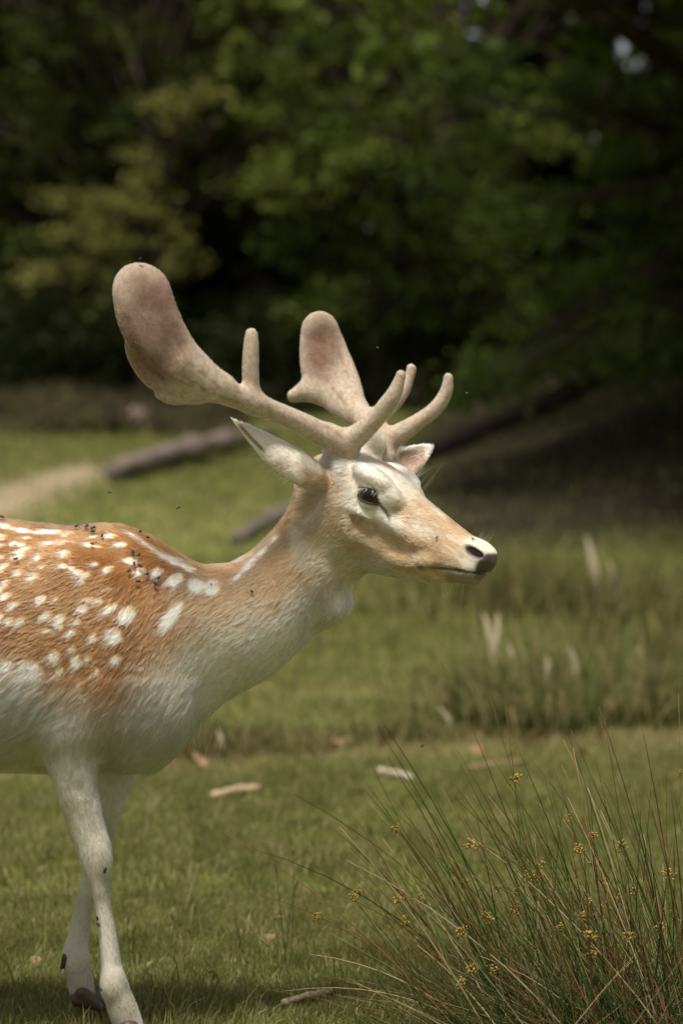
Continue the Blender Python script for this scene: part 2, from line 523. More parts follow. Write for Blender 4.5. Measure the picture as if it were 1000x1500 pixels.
def tree(name, label, base, trunk_h, rad, clumps, leaf, pal, seed, lean=(0, 0), group='trees of the wood edge', limbs=True):
    r = np.random.default_rng(seed)
    bx, by = base; bz = float(gz(bx, by))
    t = empty(name, (bx, by, bz)); tag(t, label, 'tree', group)
    clumps = [c for c in clumps if not in_gap(c)]
    b0 = np.array([bx, by, bz - .15]); top = np.array([bx + lean[0], by + lean[1], bz + trunk_h])
    mid = (b0 + top) / 2 + np.array([r.normal(0, .15), r.normal(0, .15), 0])
    path = bez(b0, mid, top, 14)
    tt = np.linspace(0, 1, 14)
    parts = [tube(path, rad * (1.0 - .72 * tt + .55 * np.exp(-tt * 14)), 10)]
    for c in clumps:
        if not limbs: break
        e = np.array(c[:3]); h = np.clip((e[2] - bz) * .55 / trunk_h, .12, .97)
        a = path[int(h * 13)]
        m = (a + e) / 2 + np.array([0, 0, .35 * np.linalg.norm((e - a)[:2]) * .4])
        R = rad * (.30 - .12 * h)
        parts.append(tube(bez(a, m, e, 8), np.linspace(R, .012, 8), 6))
        for q in range(2):
            e2 = e + r.normal(0, .5, 3) * [c[3], c[3], c[4]]
            parts.append(tube(bez(m, (m + e2) / 2 + r.normal(0, .1, 3), e2, 6), np.linspace(R * .45, .006, 6), 5))
    V, F, C = join(parts)
    V = V + norm(V - b0) * ((vnoise(V, .18, seed) - .5) * .05)[:, None]
    link('trunk', mesh_np('trunk', V, F, bark_m, C * (.7 + .6 * vnoise(V, .3, seed + 1))[:, None]), t)
    V, F, C = leaves(clumps, r, leaf, pal)
    link('crown', mesh_np('crown', V, F, leaf_m, C, smooth=False), t)
    return t

SKY = ((640, 765, -60, 24), (905, 1040, 25, 85))
def in_gap(c):
    k = S * (D + c[1]) / D; m = .42 * c[3] / k; px, py = 500 + c[0] / k, 670 + (HC - c[2]) / k
    return any(a - m < px < b_ + m and y0 < py < y1 + m for a, b_, y0, y1 in SKY)
def cl(px, py, Y, rx, rz, n):
    p = P(px, py, Y); return (p[0], Y, p[2], rx, rz, n)

r_ = np.random.default_rng(5)
DEEP = ((.013, .020, .005), (.032, .040, .009)); LIME = ((.046, .072, .010), (.132, .160, .026)); MID = ((.032, .048, .008), (.092, .114, .020)); YEL = ((.085, .100, .022), (.220, .215, .055))  # DEEP darkened for shaded foliage, LIME and YEL raised for lit patches
def wall(x0, x1, y0, y1, Y, step, rx, rz, n, skip=()):
    out = []
    for py in np.arange(y0, y1, step):
        for px in np.arange(x0, x1, step):
            a, b = px + r_.normal(0, step * .28), py + r_.normal(0, step * .28)
            if any(sx0 < a < sx1 and sy0 < b < sy1 for sx0, sx1, sy0, sy1 in skip): continue
            out.append(cl(a, b, Y + r_.normal(0, 1.0), rx * r_.uniform(.8, 1.25), rz * r_.uniform(.8, 1.25), n))
    return out
def shade_canopy(cx, cy, z0, z1, R, cnt, n, rr=1.1):  # upper crown clumps, thickened to shade the ground and boughs below
    out = []
    for q in range(cnt):
        z = r_.uniform(z0, z1); a = r_.uniform(0, 2 * np.pi); d = R * math.sqrt(r_.random()) * (1 - .45 * max(0, (z - z0) / (z1 - z0)) ** 2)
        out.append((cx + d * math.cos(a), cy + d * math.sin(a), z, rr * r_.uniform(.8, 1.3), rr * .7 * r_.uniform(.8, 1.2), n, 2.1))
    return out
# back row, deep shade put into its leaf palette
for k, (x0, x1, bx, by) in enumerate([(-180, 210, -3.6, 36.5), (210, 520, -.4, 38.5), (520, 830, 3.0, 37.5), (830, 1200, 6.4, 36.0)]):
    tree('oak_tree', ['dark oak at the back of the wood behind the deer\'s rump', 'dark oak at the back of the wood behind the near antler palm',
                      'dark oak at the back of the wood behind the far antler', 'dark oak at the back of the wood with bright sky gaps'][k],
         (bx, by), 9.0, .34, wall(x0, x1, -30, 560, by + .3, 74, 1.05, .8, 420, SKY) + shade_canopy(bx, by - 2.5, 7.0, 12.5, 4.6, 30, 130, 1.5), .13, DEEP, 100 + k)
# left middle tree with the yellowing spray
tree('beech_tree', 'beech with dull green boughs above the left grass path', (-2.6, 30.0), 8.5, .24,
     [cl(a, b, 29 + r_.normal(0, .7), .62, .42, 330) for a, b in [(40, 60), (130, 40), (230, 75), (300, 120), (60, 150), (150, 165), (30, 240), (120, 250), (210, 190), (330, 30), (20, 380), (25, 440), (100, 470), (180, 440), (60, 520), (220, 500), (290, 250)]]
     + shade_canopy(-2.6, 30.5, 5.6, 10.5, 4.0, 34, 150, 1.3), .11, MID, 111)
tree('hawthorn_tree', 'small hawthorn with pale yellow green leaves behind the raised antler', (-2.35, 25.8), 3.2, .09,
     [cl(a, b, 25.6 + r_.normal(0, .4), .30, .20, 170) for a, b in [(95, 300), (150, 345), (190, 360), (110, 350), (150, 300), (220, 270), (235, 160), (210, 240), (250, 340), (190, 310), (130, 390), (60, 400), (265, 385), (280, 140)]], .085, YEL, 112)
tree('lime_tree', 'leafy green tree with lit boughs above the far antler', (1.3, 26.8), 8.0, .22,
     [cl(a, b, 25.2 + r_.normal(0, .7), .52, .34, 330) for a, b in [(420, 120), (500, 150), (580, 160), (660, 190), (440, 200), (520, 230), (610, 260), (690, 280), (400, 270), (470, 300), (560, 320), (640, 330), (430, 360), (510, 390), (730, 220), (760, 320), (700, 380), (600, 60), (700, 100), (480, 40), (800, 180), (620, 440), (740, 440), (470, 440)]]
     + shade_canopy(1.3, 27.5, 5.0, 10.5, 3.8, 34, 150, 1.3), .095, LIME, 113)
for k, (px, Y, w, lab) in enumerate([(40, 28.5, 1.0, 'dark low bush at the wood edge left of the stump'), (250, 29.5, 1.2, 'dark low bush at the wood edge behind the trez tine'), (420, 28.5, 1.2, 'dark low bush at the wood edge behind the far palm'), (560, 25.5, 1.1, 'dark low bush at the wood edge behind the brow tines'), (-90, 27.5, 1.0, 'dark low bush at the wood edge beyond the path')]):
    bx = (px - 500) * S * (D + Y) / D; bz = float(gz(bx, Y))
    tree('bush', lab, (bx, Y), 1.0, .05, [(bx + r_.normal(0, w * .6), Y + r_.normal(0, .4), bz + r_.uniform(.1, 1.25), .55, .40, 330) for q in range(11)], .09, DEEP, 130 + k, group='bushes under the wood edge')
# nearer tree on the right, boughs hanging low; unseen leaf clumps added to shade the bank
tree('sycamore_tree', 'spreading tree with low green boughs hanging over the dark bank', (4.6, 18.5), 8.0, .30,
     [cl(a, b, 16.6 + r_.normal(0, .8), .40, .24, 260) for a, b in [(960, 320), (1010, 360), (900, 400), (970, 420), (860, 450), (930, 480), (1000, 490), (820, 400), (880, 540), (950, 545), (840, 500), (1030, 280), (780, 300), (850, 300), (900, 220), (980, 200), (830, 130), (760, 500), (790, 570), (690, 590), (730, 545), (1060, 420), (1080, 200)]]
     + shade_canopy(4.2, 15.5, 4.0, 9.5, 3.8, 60, 190, 1.2) + shade_canopy(2.6, 18.5, 4.4, 8.5, 3.2, 44, 190, 1.2) + shade_canopy(2.9, 13.6, 4.5, 8.0, 2.6, 44, 190, 1.1) + shade_canopy(3.2, 10.6, 4.6, 7.5, 2.3, 34, 190, 1.1), .08, ((.040, .066, .009), (.115, .155, .024)), 114)

# the depth of the wood behind, one dark mass
r2 = np.random.default_rng(77)
mass = []
for q in range(820):
    Y = r2.uniform(40, 50); px = r2.uniform(-150, 1150); py = r2.uniform(-260, 600)
    mass.append(cl(px, py, Y, 1.3, 1.1, 130))
for q in range(160):
    mass.append((r2.uniform(-16, 16), r2.uniform(44, 54), r2.uniform(2, 14), 1.8, 1.4, 60))
for q in range(1100):      # the wood goes on to both sides of the view
    x = r2.uniform(7.5, 60) * (1 if q % 2 else -1); Y = r2.uniform(33, 46)
    mass.append((x, Y, float(gz(x, Y)) + 11 * r2.random() ** 1.2, 1.9, 1.5, 75, 1.4))
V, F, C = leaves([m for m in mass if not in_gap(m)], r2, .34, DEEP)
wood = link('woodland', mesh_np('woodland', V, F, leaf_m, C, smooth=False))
tag(wood, 'dark mass of leaves deep in the wood behind the trees', 'woodland', kind='stuff')
# ================================================================== the deer
deer = empty('deer', (P(140, 1540, -0.05)[0], 0.0, 0.0))
tag(deer, 'spotted fallow buck with velvet palmate antlers standing on the turf', 'deer')

# head frame: forward, left (far side), up
th, ph, rl = math.radians(33), math.radians(27.4), math.radians(0)
HF = np.array([math.cos(ph) * math.cos(th), -math.cos(ph) * math.sin(th), -math.sin(ph)])
HL = np.array([math.sin(th), math.cos(th), 0.0])
HU = np.cross(HF, HL)
HO = P(492, 689, 0.0)
def H(x, y, z):
    return HO + HF * x + HL * y + HU * z
def to_head(p):
    d = p - HO
    return d @ HF, d @ HL, d @ HU

def seg(a, b, st):
    return np.arange(a, b, st)
xs = np.concatenate([seg(-1.50, -0.60, 0.012), seg(-0.60, -0.19, 0.004), seg(-0.19, 0.262, 0.0023)])
ys = np.concatenate([seg(-0.235, 0.12, 0.0036), seg(0.12, 0.24, 0.007)])
zs = np.concatenate([seg(-0.02, 0.64, 0.0045), seg(0.64, 1.02, 0.0023)])
B = Field(xs, ys, zs)
EX, EY, EZ = np.eye(3)
pin = 3.5      # outline inset in pixels: the coat stands this far off the skin

def outl(pts, o, e1, e2, sgn, inset=pin, Y=0.0):
    """photo outline -> (t, v) in the plane through o, pulled in by the coat's depth"""
    r = []
    for px, py in pts:
        p = P(px, py, Y) - o
        r.append((float(p @ e1), float(p @ e2) - sgn * inset * S))
    return sorted(r)

# ---- trunk of the body
o = P(0, 930)
tx = lambda px: (px - 500) * S - o[0]
up = outl([(-800, 890), (-770, 820), (-700, 770), (-500, 742), (-300, 742), (-100, 752), (0, 757), (60, 765), (130, 772),
           (175, 775), (212, 788), (250, 812), (285, 850), (320, 930)], o, EX, EZ, 1)
lo = outl([(-800, 960), (-770, 1010), (-700, 1050), (-500, 1075), (-300, 1112), (-100, 1130), (0, 1132), (60, 1134), (140, 1136),
           (195, 1137), (232, 1125), (258, 1100), (290, 1050), (320, 965)], o, EX, EZ, -1)
wd = [(tx(a), b) for a, b in [(-800, .03), (-770, .08), (-700, .13), (-500, .165), (-300, .185), (-100, .180), (0, .158), (60, .14), (130, .125),
                              (200, .105), (250, .082), (290, .055), (320, .02)]]
mi = [(tx(a), (930 - b) * S) for a, b in [(-800, 920), (-500, 920), (-100, 960), (60, 975), (150, 985), (220, 980), (320, 950)]]
B.loft(o, EX, EZ, EY, up, lo, wd, mi, k=0.03)
# ---- neck
o = P(200, 950); a1 = norm(P(470, 770) - o); a2 = np.array([-a1[2], 0, a1[0]])
up = outl([(150, 776), (185, 776), (215, 788), (260, 814), (300, 828), (340, 823), (375, 801), (403, 772), (428, 735), (450, 705)], o, a1, a2, 1)
lo = outl([(230, 1120), (268, 1088), (330, 1031), (400, 991), (448, 948), (476, 917), (492, 885), (505, 855), (532, 832)], o, a1, a2, -1)
T = lambda px, py: float((P(px, py) - o) @ a1)
wd = [(T(200, 950) - .12, .085), (T(200, 950), .098), (T(270, 910), .083), (T(330, 870), .07), (T(400, 830), .060), (T(470, 780), .056), (T(530, 740), .05)]
B.loft(o, a1, a2, EY, up, lo, wd, k=0.045)
# voice-box bulge under the throat
B.ell(P(485, 887, -.004), (.0360, .029, .029), axes=[(.8, 0, .6), (0, 1, 0), (-.6, 0, .8)], k=0.026)
B.cone(P(465, 845, 0), P(500, 815, 0), .040, .040, k=.03)
# ---- shoulders and fore legs
for sy in (-1, 1):
    B.ell(P(120, 930) * [1, 0, 1] + [0, sy * .082, 0], (.105, .046, .150), axes=[(.94, 0, .34), (0, 1, 0), (-.34, 0, .94)], k=.035)
    B.ell(P(190, 1020) * [1, 0, 1] + [0, sy * .056, 0], (.095, .038, .065), axes=[(.8, 0, -.6), (0, 1, 0), (.6, 0, .8)], k=.05)
Yn = -0.085
o = P(110, 1000, Yn)
DN = -EZ
def leg(left, right, Y, wid, offs, k=.03, ins=2.0):
    o = P(110, 1000, Y)
    lf = outl(left, o, DN, EX, -1, ins, Y); rt = outl(right, o, DN, EX, 1, ins, Y)
    tz = lambda py: float(o[2] - P(0, py, Y)[2])
    B.loft(o, DN, EX, EY, rt, lf, [(tz(a), b) for a, b in wid], off=[(tz(a), b) for a, b in offs], k=k, smooth=3)
leg([(60, 960), (58, 1010), (60, 1067), (68, 1117), (82, 1163), (97, 1207), (109, 1240), (119, 1273), (130, 1300), (137, 1327), (143, 1367), (147, 1417), (147, 1450), (155, 1480), (166, 1510)],
    [(190, 960), (180, 1010), (155, 1060), (141, 1103), (143, 1150), (152, 1200), (162, 1233), (165, 1267), (162, 1300), (165, 1333), (172, 1367), (180, 1417), (192, 1450), (203, 1473), (215, 1510)], Yn,
    [(960, .03), (1010, .042), (1067, .044), (1117, .037), (1163, .031), (1207, .026), (1240, .0245), (1273, .0245), (1300, .021), (1327, .0175), (1367, .0165), (1417, .019), (1450, .023), (1480, .023), (1510, .02)],
    [(960, .01), (1067, .0), (1240, .005), (1510, .004)])
Yf = 0.115
leg([(95, 960), (110, 1040), (130, 1100), (133, 1137), (128, 1180), (122, 1220), (119, 1250), (120, 1280), (110, 1320), (101, 1360), (93, 1387), (91, 1407), (96, 1430), (100, 1456)],
    [(215, 960), (215, 1040), (212, 1100), (199, 1137), (187, 1167), (173, 1207), (165, 1240), (158, 1275), (146, 1300), (137, 1333), (133, 1367), (131, 1393), (138, 1430), (142, 1456)], Yf,
    [(960, .03), (1040, .040), (1100, .038), (1167, .031), (1207, .026), (1240, .0245), (1275, .0245), (1300, .021), (1333, .0175), (1367, .0165), (1400, .022), (1430, .022), (1456, .02)],
    [(960, -.02), (1137, -.005), (1456, .0)])
for X_, Yl, ys_ in (((141, 1262), Yn, -1), ((141, 1262), Yf, 1)):
    B.ell(P(X_[0] + 3, X_[1] - 8, Yl + ys_ * .003), (.0190, .0195, .036), axes=[(.98, 0, .17), (0, 1, 0), (-.17, 0, .98)], k=.010)
B.ell(P(166, 1442, Yn - .002), (.0180, .0190, .024), k=.012); B.ell(P(112, 1402, Yf), (.0180, .0185, .024), k=.012)
B.chain([(P(147, 1318, Yn - .0165), .003), (P(153, 1370, Yn - .0155), .0032), (P(160, 1412, Yn - .018), .0025)], k=.006, sub=True)
B.chain([(P(118, 1150, Yn - .034), .004), (P(132, 1215, Yn - .028), .004)], k=.010, sub=True)
# ---- hind quarters and hind legs (left of the frame)
def W(px, y, z):
    return np.array([(px - 500) * S, y, z])
for sy, sh in ((-1, 0), (1, 90)):
    B.ell(W(-640, sy * .095, .62), (.17, .06, .21), axes=[(.94, 0, -.34), (0, 1, 0), (.34, 0, .94)], k=.04)
    B.chain([(W(-610 + sh * .4, sy * .10, .52), .085), (W(-600 + sh * .6, sy * .10, .44), .062), (W(-690 + sh, sy * .09, .335), .034), (W(-735 + sh, sy * .085, .29), .027),
             (W(-712 + sh, sy * .08, .16), .017), (W(-705 + sh, sy * .08, .085), .02), (W(-680 + sh, sy * .08, .045), .02)], k=.02)
B.chain([(W(-775, 0, .80), .025), (W(-800, 0, .74), .022), (W(-810, 0, .62), .012)], k=.02)

# ---- head
o = HO
up = [(-.055, -.02), (-.03, .012), (0, .034), (.04, .047), (.08, .052), (.11, .050), (.14, .043), (.17, .036), (.21, .032), (.25, .028), (.285, .024), (.305, .017), (.322, .004)]
lo = [(-.055, -.05), (-.03, -.085), (0, -.105), (.04, -.118), (.08, -.120), (.13, -.113), (.17, -.100), (.21, -.086), (.25, -.071), (.285, -.050), (.305, -.034), (.322, -.010)]
wd = [(-.055, .02), (-.03, .040), (0, .050), (.04, .053), (.085, .052), (.12, .046), (.15, .040), (.19, .035), (.23, .0315), (.27, .028), (.295, .025), (.31, .018), (.322, .008)]
md = [(-.055, -.03), (0, -.02), (.08, -.015), (.15, -.018), (.22, -.02), (.28, -.014), (.322, -.004)]
B.loft(o, HF, HU, HL, up, lo, wd, md, k=.03, smooth=4)
HAX = np.array([HF, HL, HU])
EYE_R = .0245
for s in (-1, 1):
    B.ell(H(.090, s * .043, .036), (.034, .018, .014), HAX, k=.012)              # brow ridge
    B.ell(H(.115, s * .034, .018), (.035, .018, .020), HAX, k=.016)
    B.ell(H(.055, s * .034, -.055), (.052, .022, .050), HAX, k=.03)              # cheek muscle
    B.ell(H(.155, s * .029, -.022), (.055, .014, .014), HAX, k=.02)              # cheekbone ridge
    B.ell(H(.268, s * .013, -.018), (.045, .019, .022), HAX, k=.014)             # upper lip
    B.ell(H(.290, s * .014, .014), (.024, .013, .012), HAX, k=.010)              # nostril rim
    B.cone(H(.022, s * .030, .016), H(.007 if s < 0 else .024, s * .036, .042 if s < 0 else .056), .025, .019, k=.02)  # pedicle
B.ell(H(.308, 0, .006), (.0155, .0215, .017), HAX, k=.010)                        # nose pad
B.ell(H(.288, 0, -.033), (.026, .0165, .0125), HAX, k=.010)                       # chin
for s in (-1, 1):
    B.ell(H(.205, s * .030, -.052), (.040, .008, .011), np.array([norm(HF + HU * .42), HL, norm(HU - HF * .42)]), k=.014)   # cheek fold behind the lips
    B.ell(H(.103, s * .047, -.024), (.030, .0105, .008), HAX, k=.009)            # pouch below the eye
    B.ell(H(.150, s * .047, -.040), (.052, .0105, .014), np.array([norm(HF - HU * .1), HL, norm(HU + HF * .1)]), k=.02, sub=True)   # hollow of the cheek
    B.ell(H(.010, s * .058, -.030), (.020, .008, .05), HAX, k=.02, sub=True)
# mouth groove
for s in (-1, 1):
    m = [H(.226, s * .040, -.052), H(.255, s * .034, -.038), H(.285, s * .027, -.025), H(.311, s * .014, -.0155), H(.316, 0, -.0135)]
    B.chain([(q, .0022 + .0012 * i_ / 4) for i_, q in enumerate(m)], k=.005, sub=True)
    B.ell(H(.297, s * .0235, .0125), (.0150, .0095, .0055), [norm(HF * .93 + HU * -.10 + HL * -s * .35), norm(HL + HF * .3 * s), HU], k=.005, sub=True)   # nostril
    B.cone(H(.283, s * .030, .016), H(.293, s * .027, .013), .0035, .005, k=.004, sub=True)
    B.ell(H(.101, s * .036, .009), (EYE_R * .985,) * 3, k=.003, sub=True)        # eye socket
    B.cone(H(.128, s * .056, .006), H(.150, s * .052, -.008), .0035, .002, k=.006, sub=True)   # tear groove
# ---- ears
def ear(pts, n, sq, cup, grow_=.84):
    ch = [(P(a, b, y), r * S) for a, b, y, r in pts]
    B.chain(ch, k=.010, n=n, sq=sq)
    nn = np.asarray(n) / np.linalg.norm(n)
    B.chain([(q + nn * cup, r * grow_) for q, r in ch[1:]], k=.004, n=n, sq=sq * .62, sub=True)
EAR_N = np.array([.02, -.80, .60])
ear([(466, 702, -.050, 20), (446, 692, -.072, 24), (426, 678, -.082, 25.5), (404, 662, -.09, 22.5), (382, 645, -.095, 16), (361, 629, -.10, 9), (343, 615, -.103, 3)], EAR_N, 3.6, -.013)
EAR_F = np.array([-.25, -.95, .10])
ear([(572, 694, .085, 20), (586, 684, .092, 23), (598, 676, .097, 22), (610, 668, .10, 17), (621, 661, .104, 11), (628, 657, .106, 7)], EAR_F, 3.4, .009)
bV, bQ = B.mesh(3)
del B
bN = vert_normals(bV, bQ)

# ---- coat colours (albedo)
ORANGE = np.array((.305, .138, .047)); RUST = np.array((.215, .088, .030)); TAN = np.array((.44, .285, .155))
WHITE = np.array((.78, .72, .61)); CREAM = np.array((.60, .49, .34)); DARK = np.array((.11, .065, .035)); GREY = np.array((.46, .41, .31))
def z4(zx, zy): return zx * .32, 740 + zy * .32
SPOTS = []
for zx, zy, a, b, ang in [   # from the flank: centre, half length, half width (photo px), tilt of the long axis
        (16, 770.5, 11, 4, 8), (42, 775.5, 14, 3.6, 4), (67, 777.5, 16, 3, 2), (86, 778, 11, 2.8, -3), (104, 781, 9, 2.6, -18), (3, 766, 6, 3, 20),
        (8, 783, 7, 2.4, 0), (43, 786, 6, 2.4, -14), (8, 789, 6, 2.4, -10), (25, 795, 7, 2.6, -20), (36, 796, 7, 2.6, -10), (4, 798, 7, 3, -15),
        (37, 803, 14, 3.2, -18), (76, 795, 7, 2.4, -15), (95, 794, 7, 3, -25), (111, 793, 5, 2, -15), (6, 814, 7, 3.6, -25), (35, 812, 9, 4, -38),
        (61, 815, 9, 4, -42), (100, 809, 9, 5, -25), (134, 796, 7, 3.4, 0), (149, 798, 6, 1.8, 0), (142, 784, 6, 2.6, -8), (167, 784, 8, 3.6, -5),
        (182, 796, 10, 5, 0), (8, 830, 12, 4.4, -42), (33, 837, 9, 4.4, -40), (69, 828, 5, 2.4, -20), (55, 845, 10, 5, -50), (97, 827, 8, 4, 0),
        (110, 829, 7, 4, 20), (119, 835, 9, 5, 25), (131, 838, 8, 4, -20), (126, 847, 8, 4, -30), (143, 825, 6, 3.4, -5), (164, 832, 9, 5, -15),
        (196, 820, 12, 5.5, 0), (211, 834, 10, 6, -15), (235, 836, 9, 6, -35), (261, 848, 13, 9, -40), (14, 854, 9, 4.6, -38), (2, 862, 6, 5, -40),
        (13, 872, 10, 6, -20), (28, 884, 10, 5, -32), (64, 877, 9, 6.5, -45), (86, 875, 6, 3, -20), (133, 876, 9, 5, 0), (149, 877, 7, 4.6, 0),
        (126, 890, 9, 6, -10), (166, 889, 13, 5.5, -35), (4, 904, 11, 6, -45), (19, 909, 8, 5, -45), (35, 909, 10, 5, -52), (73, 900, 10, 6.5, -45),
        (93, 905, 11, 7.5, -40), (117, 910, 7, 3.6, -25), (72, 922, 7, 3, -20), (109, 925, 9, 4.4, -35), (191, 898, 16, 12, -40), (172, 930, 13, 12, -25),
        (92, 917, 7, 4, -30), (141, 932, 9, 6, -60), (111, 950, 8, 6, -50), (85, 960, 11, 10, -30), (117, 967, 12, 8, -70), (134, 962, 6, 5, -60),
        (174, 963, 9, 6, -35), (145, 983, 7, 5, -80), (120, 1003, 9, 6, -60), (92, 980, 7, 5, -50), (100, 1006, 8, 5, -60), (50, 982, 20, 16, 40),
        (15, 975, 14, 12, 0), (255, 902, 27, 9.5, -52), (292, 856, 14, 12, 10), (315, 858, 13, 11, -30), (352, 842, 8, 3, -35), (370, 826, 16, 4.5, -48),
        (390, 806, 14, 4, -52), (366, 808, 14, 3.4, -40), (395, 780, 14, 3.4, -52), (408, 785, 10, 3, -60), (163, 860, 4, 2, -10)]:
    SPOTS.append((zx, zy, a, b, math.radians(ang)))
def spots(px, py, n1, n2):
    m = np.zeros_like(px)
    sel = (px < 440) & (py > 740) & (py < 1030)
    x, y = px[sel] + (n1[sel] - .5) * 5 + 4, py[sel] + (n2[sel] - .5) * 4 - 2
    r = np.zeros_like(x)
    for cx, cy, a, b, g in SPOTS:
        dx, dy = x - cx, y - cy
        u = dx * math.cos(g) + dy * math.sin(g); v = -dx * math.sin(g) + dy * math.cos(g)
        r = np.maximum(r, 1 - sstep(.75, 1.25, np.sqrt((u / a) ** 2 + (v / b) ** 2) * 1.05))
    # the row of white along the withers
    wx = np.array([196, 210, 232, 255, 275, 290]); wy = np.array([778, 787, 803, 816, 825, 832])
    dd = np.abs(y - np.interp(x, wx, wy) - 2) / np.interp(x, [190, 205, 240, 280, 295], [1, 3.2, 5, 5, 1])
    r = np.maximum(r, (1 - sstep(.7, 1.2, dd)) * ((x > 192) & (x < 292)))
    # beyond the left edge of the frame the same dappling goes on
    lf = x < -6
    if lf.any():
        gx, gy = x[lf] / 34, y[lf] / 26
        i, j = np.floor(gx), np.floor(gy)
        hx = np.sin(i * 12.9 + j * 78.2) * 43758.5; hx -= np.floor(hx)
        hy = np.sin(i * 39.3 + j * 11.1) * 24634.6; hy -= np.floor(hy)
        dd = np.hypot((gx - i - .3 - .4 * hx) * 34 / 8, (gy - j - .3 - .4 * hy) * 26 / 6)
        r[lf] = np.maximum(r[lf], 1 - sstep(.7, 1.3, dd))
    m[sel] = r
    return m

def mixc(a, b, t):
    return a * (1 - t[:, None]) + b * t[:, None]

def coat(p, nrm):
    q = p.copy(); q[:, 1] = -np.abs(p[:, 1])
    hx, hy, hz = to_head(p)
    px, py = to_px(p)
    spx, spy = to_px(q)
    n1, n2, n3 = vnoise(p, .012, 1), vnoise(p, .012, 2), vnoise(p, .045, 3)
    n4 = vnoise(p, .10, 4)
    jx, jy = px + (n3 - .5) * 26, py + (n1 - .5) * 34 + (n3 - .5) * 30
    c = np.tile(ORANGE, (len(p), 1))
    c = mixc(c, RUST, sstep(.45, .75, n3) * .7)
    # dark line down the spine
    c = mixc(c, DARK, (1 - sstep(3, 9, py - np.interp(px, [-800, -300, 0, 60, 130, 160], [800, 742, 757, 765, 772, 780]))) * (px < 150) * .75 * (np.abs(p[:, 1]) < .05))
    # pale lower flank, chest, belly
    low = np.interp(jx, [-800, -300, 0, 60, 110, 160, 220, 270, 320, 400, 460, 520], [1000, 990, 985, 1000, 1030, 1036, 1000, 945, 922, 895, 868, 842])
    t = sstep(-50, 50, jy - low)
    pale = mixc(np.tile(GREY, (len(p), 1)), WHITE, np.clip(sstep(.3, .8, n4) * .6 + .1 + .5 * sstep(240, 320, px), 0, 1))
    pale = mixc(pale, np.array((.40, .35, .265)), sstep(1010, 1085, jy) * (px < 300) * .8)  # belly greyed so the colour carries the shade under the body
    pale = mixc(pale, TAN * .8, sstep(.50, .75, n1) * .35 * (1 - sstep(1020, 1070, jy)) * (px < 260))
    # neck fades from rust to fawn towards the head
    c = mixc(c, TAN, sstep(225, 330, jx + (jy - 830) * .35) * .9)
    c = mixc(c, ORANGE, (1 - sstep(4, 16, jy - np.interp(jx, [260, 300, 340, 375, 403, 428], [814, 828, 823, 801, 772, 735]))) * sstep(250, 275, px) * (1 - sstep(425, 440, px)) * .75)
    c = mixc(c, pale, t)
    # smoky patch behind the elbow and brown hair at the top of the leg
    dk = np.exp(-(((px - 172) / 22) ** 2 + ((py - 1012) / 9) ** 2)) * (p[:, 1] < 0) * sstep(.2, .6, n1)
    c = mixc(c, np.array((.20, .12, .06)), dk * .9)
    c = mixc(c, TAN * .85, np.exp(-(((px - 95) / 30) ** 2 + ((py - 1020) / 22) ** 2)) * .45 * (p[:, 1] < 0))
    legm = sstep(1085, 1130, py) * (px < 260)
    c = mixc(c, WHITE * .80, legm)
    c = mixc(c, TAN, legm * np.exp(-(((px - np.interp(py, [1060, 1240], [88, 112])) / 13) ** 2)) * (1 - sstep(1190, 1235, py)) * .50 * sstep(.3, .7, n2))
    c = mixc(c, GREY * .85, legm * sstep(.45, .75, n3) * .55)
    c = mixc(c, np.array((.27, .215, .14)), legm * sstep(1400, 1490, jy) * .35 * sstep(.3, .7, n1))
    c = mixc(c, np.array((.86, .82, .74)), spots(spx, spy, n1, n2) * (1 - .6 * t))
    # ---------------- head
    hd = sstep(-.045, .0, hx + (hz + .02) * .25 + (n3 - .5) * .03) * (px > 425) * sstep(-.150, -.112, hz + (n3 - .5) * .02)
    hc = np.tile(np.array((.48, .325, .185)), (len(p), 1))
    hc = mixc(hc, np.array((.45, .31, .18)), sstep(.4, .75, n3) * .6)
    ay = np.abs(hy)
    hs = np.stack([hx * .22, hy, hz + hx * .12], 1)
    sk, sk2 = vnoise(hs, .0035, 71), vnoise(hs, .010, 72)
    hc = mixc(hc, WHITE * .95, (sstep(.50, .80, sk2) * .50 + sstep(.55, .9, sk) * .22) * (.45 + .55 * sstep(-.035, .01, hz)))
    hc = mixc(hc, np.array((.33, .19, .09)), sstep(.55, .85, 1 - sk) * .35)
    # white forehead and orbit, fawn stripe between the antlers
    wf = (1 - sstep(.125, .165, hx + (n1 - .5) * .02)) * sstep(-.006, .022, hz + (n1 - .5) * .015)
    hc = mixc(hc, WHITE, wf * .95 * (.8 + .2 * sk))
    eo = np.sqrt(((hx - .112) / .050) ** 2 + ((hz + .004) / .030) ** 2)
    hc = mixc(hc, WHITE, (1 - sstep(.65, 1.25, eo + (n1 - .5) * .5 + (sk - .5) * .4)) * .9)
    st = np.exp(-((hy - .002) / .014) ** 2) * sstep(.030, .042, hx) * (1 - sstep(.095, .125, hx + (n1 - .5) * .02)) * (hz > .02)
    hc = mixc(hc, np.array((.58, .34, .15)), st * .85)
    # crown behind the antlers is rusty
    cr = np.exp(-(((px - 468) / 16) ** 2 + ((py - 671) / 8) ** 2))
    hc = mixc(hc, ORANGE, cr * .9)
    # pale lower jaw, throat, lips
    hc = mixc(hc, CREAM * 1.02, sstep(.0, .022, -hz - np.interp(hx, [0, .06, .13, .2, .25, .30], [.078, .080, .082, .072, .055, .022]) + (n1 - .5) * .018) * .75)
    hc = mixc(hc, WHITE, sstep(.252, .302, hx + np.maximum(hz, 0) * .3 + (n1 - .5) * .03 + (sk - .5) * .02) * .82)
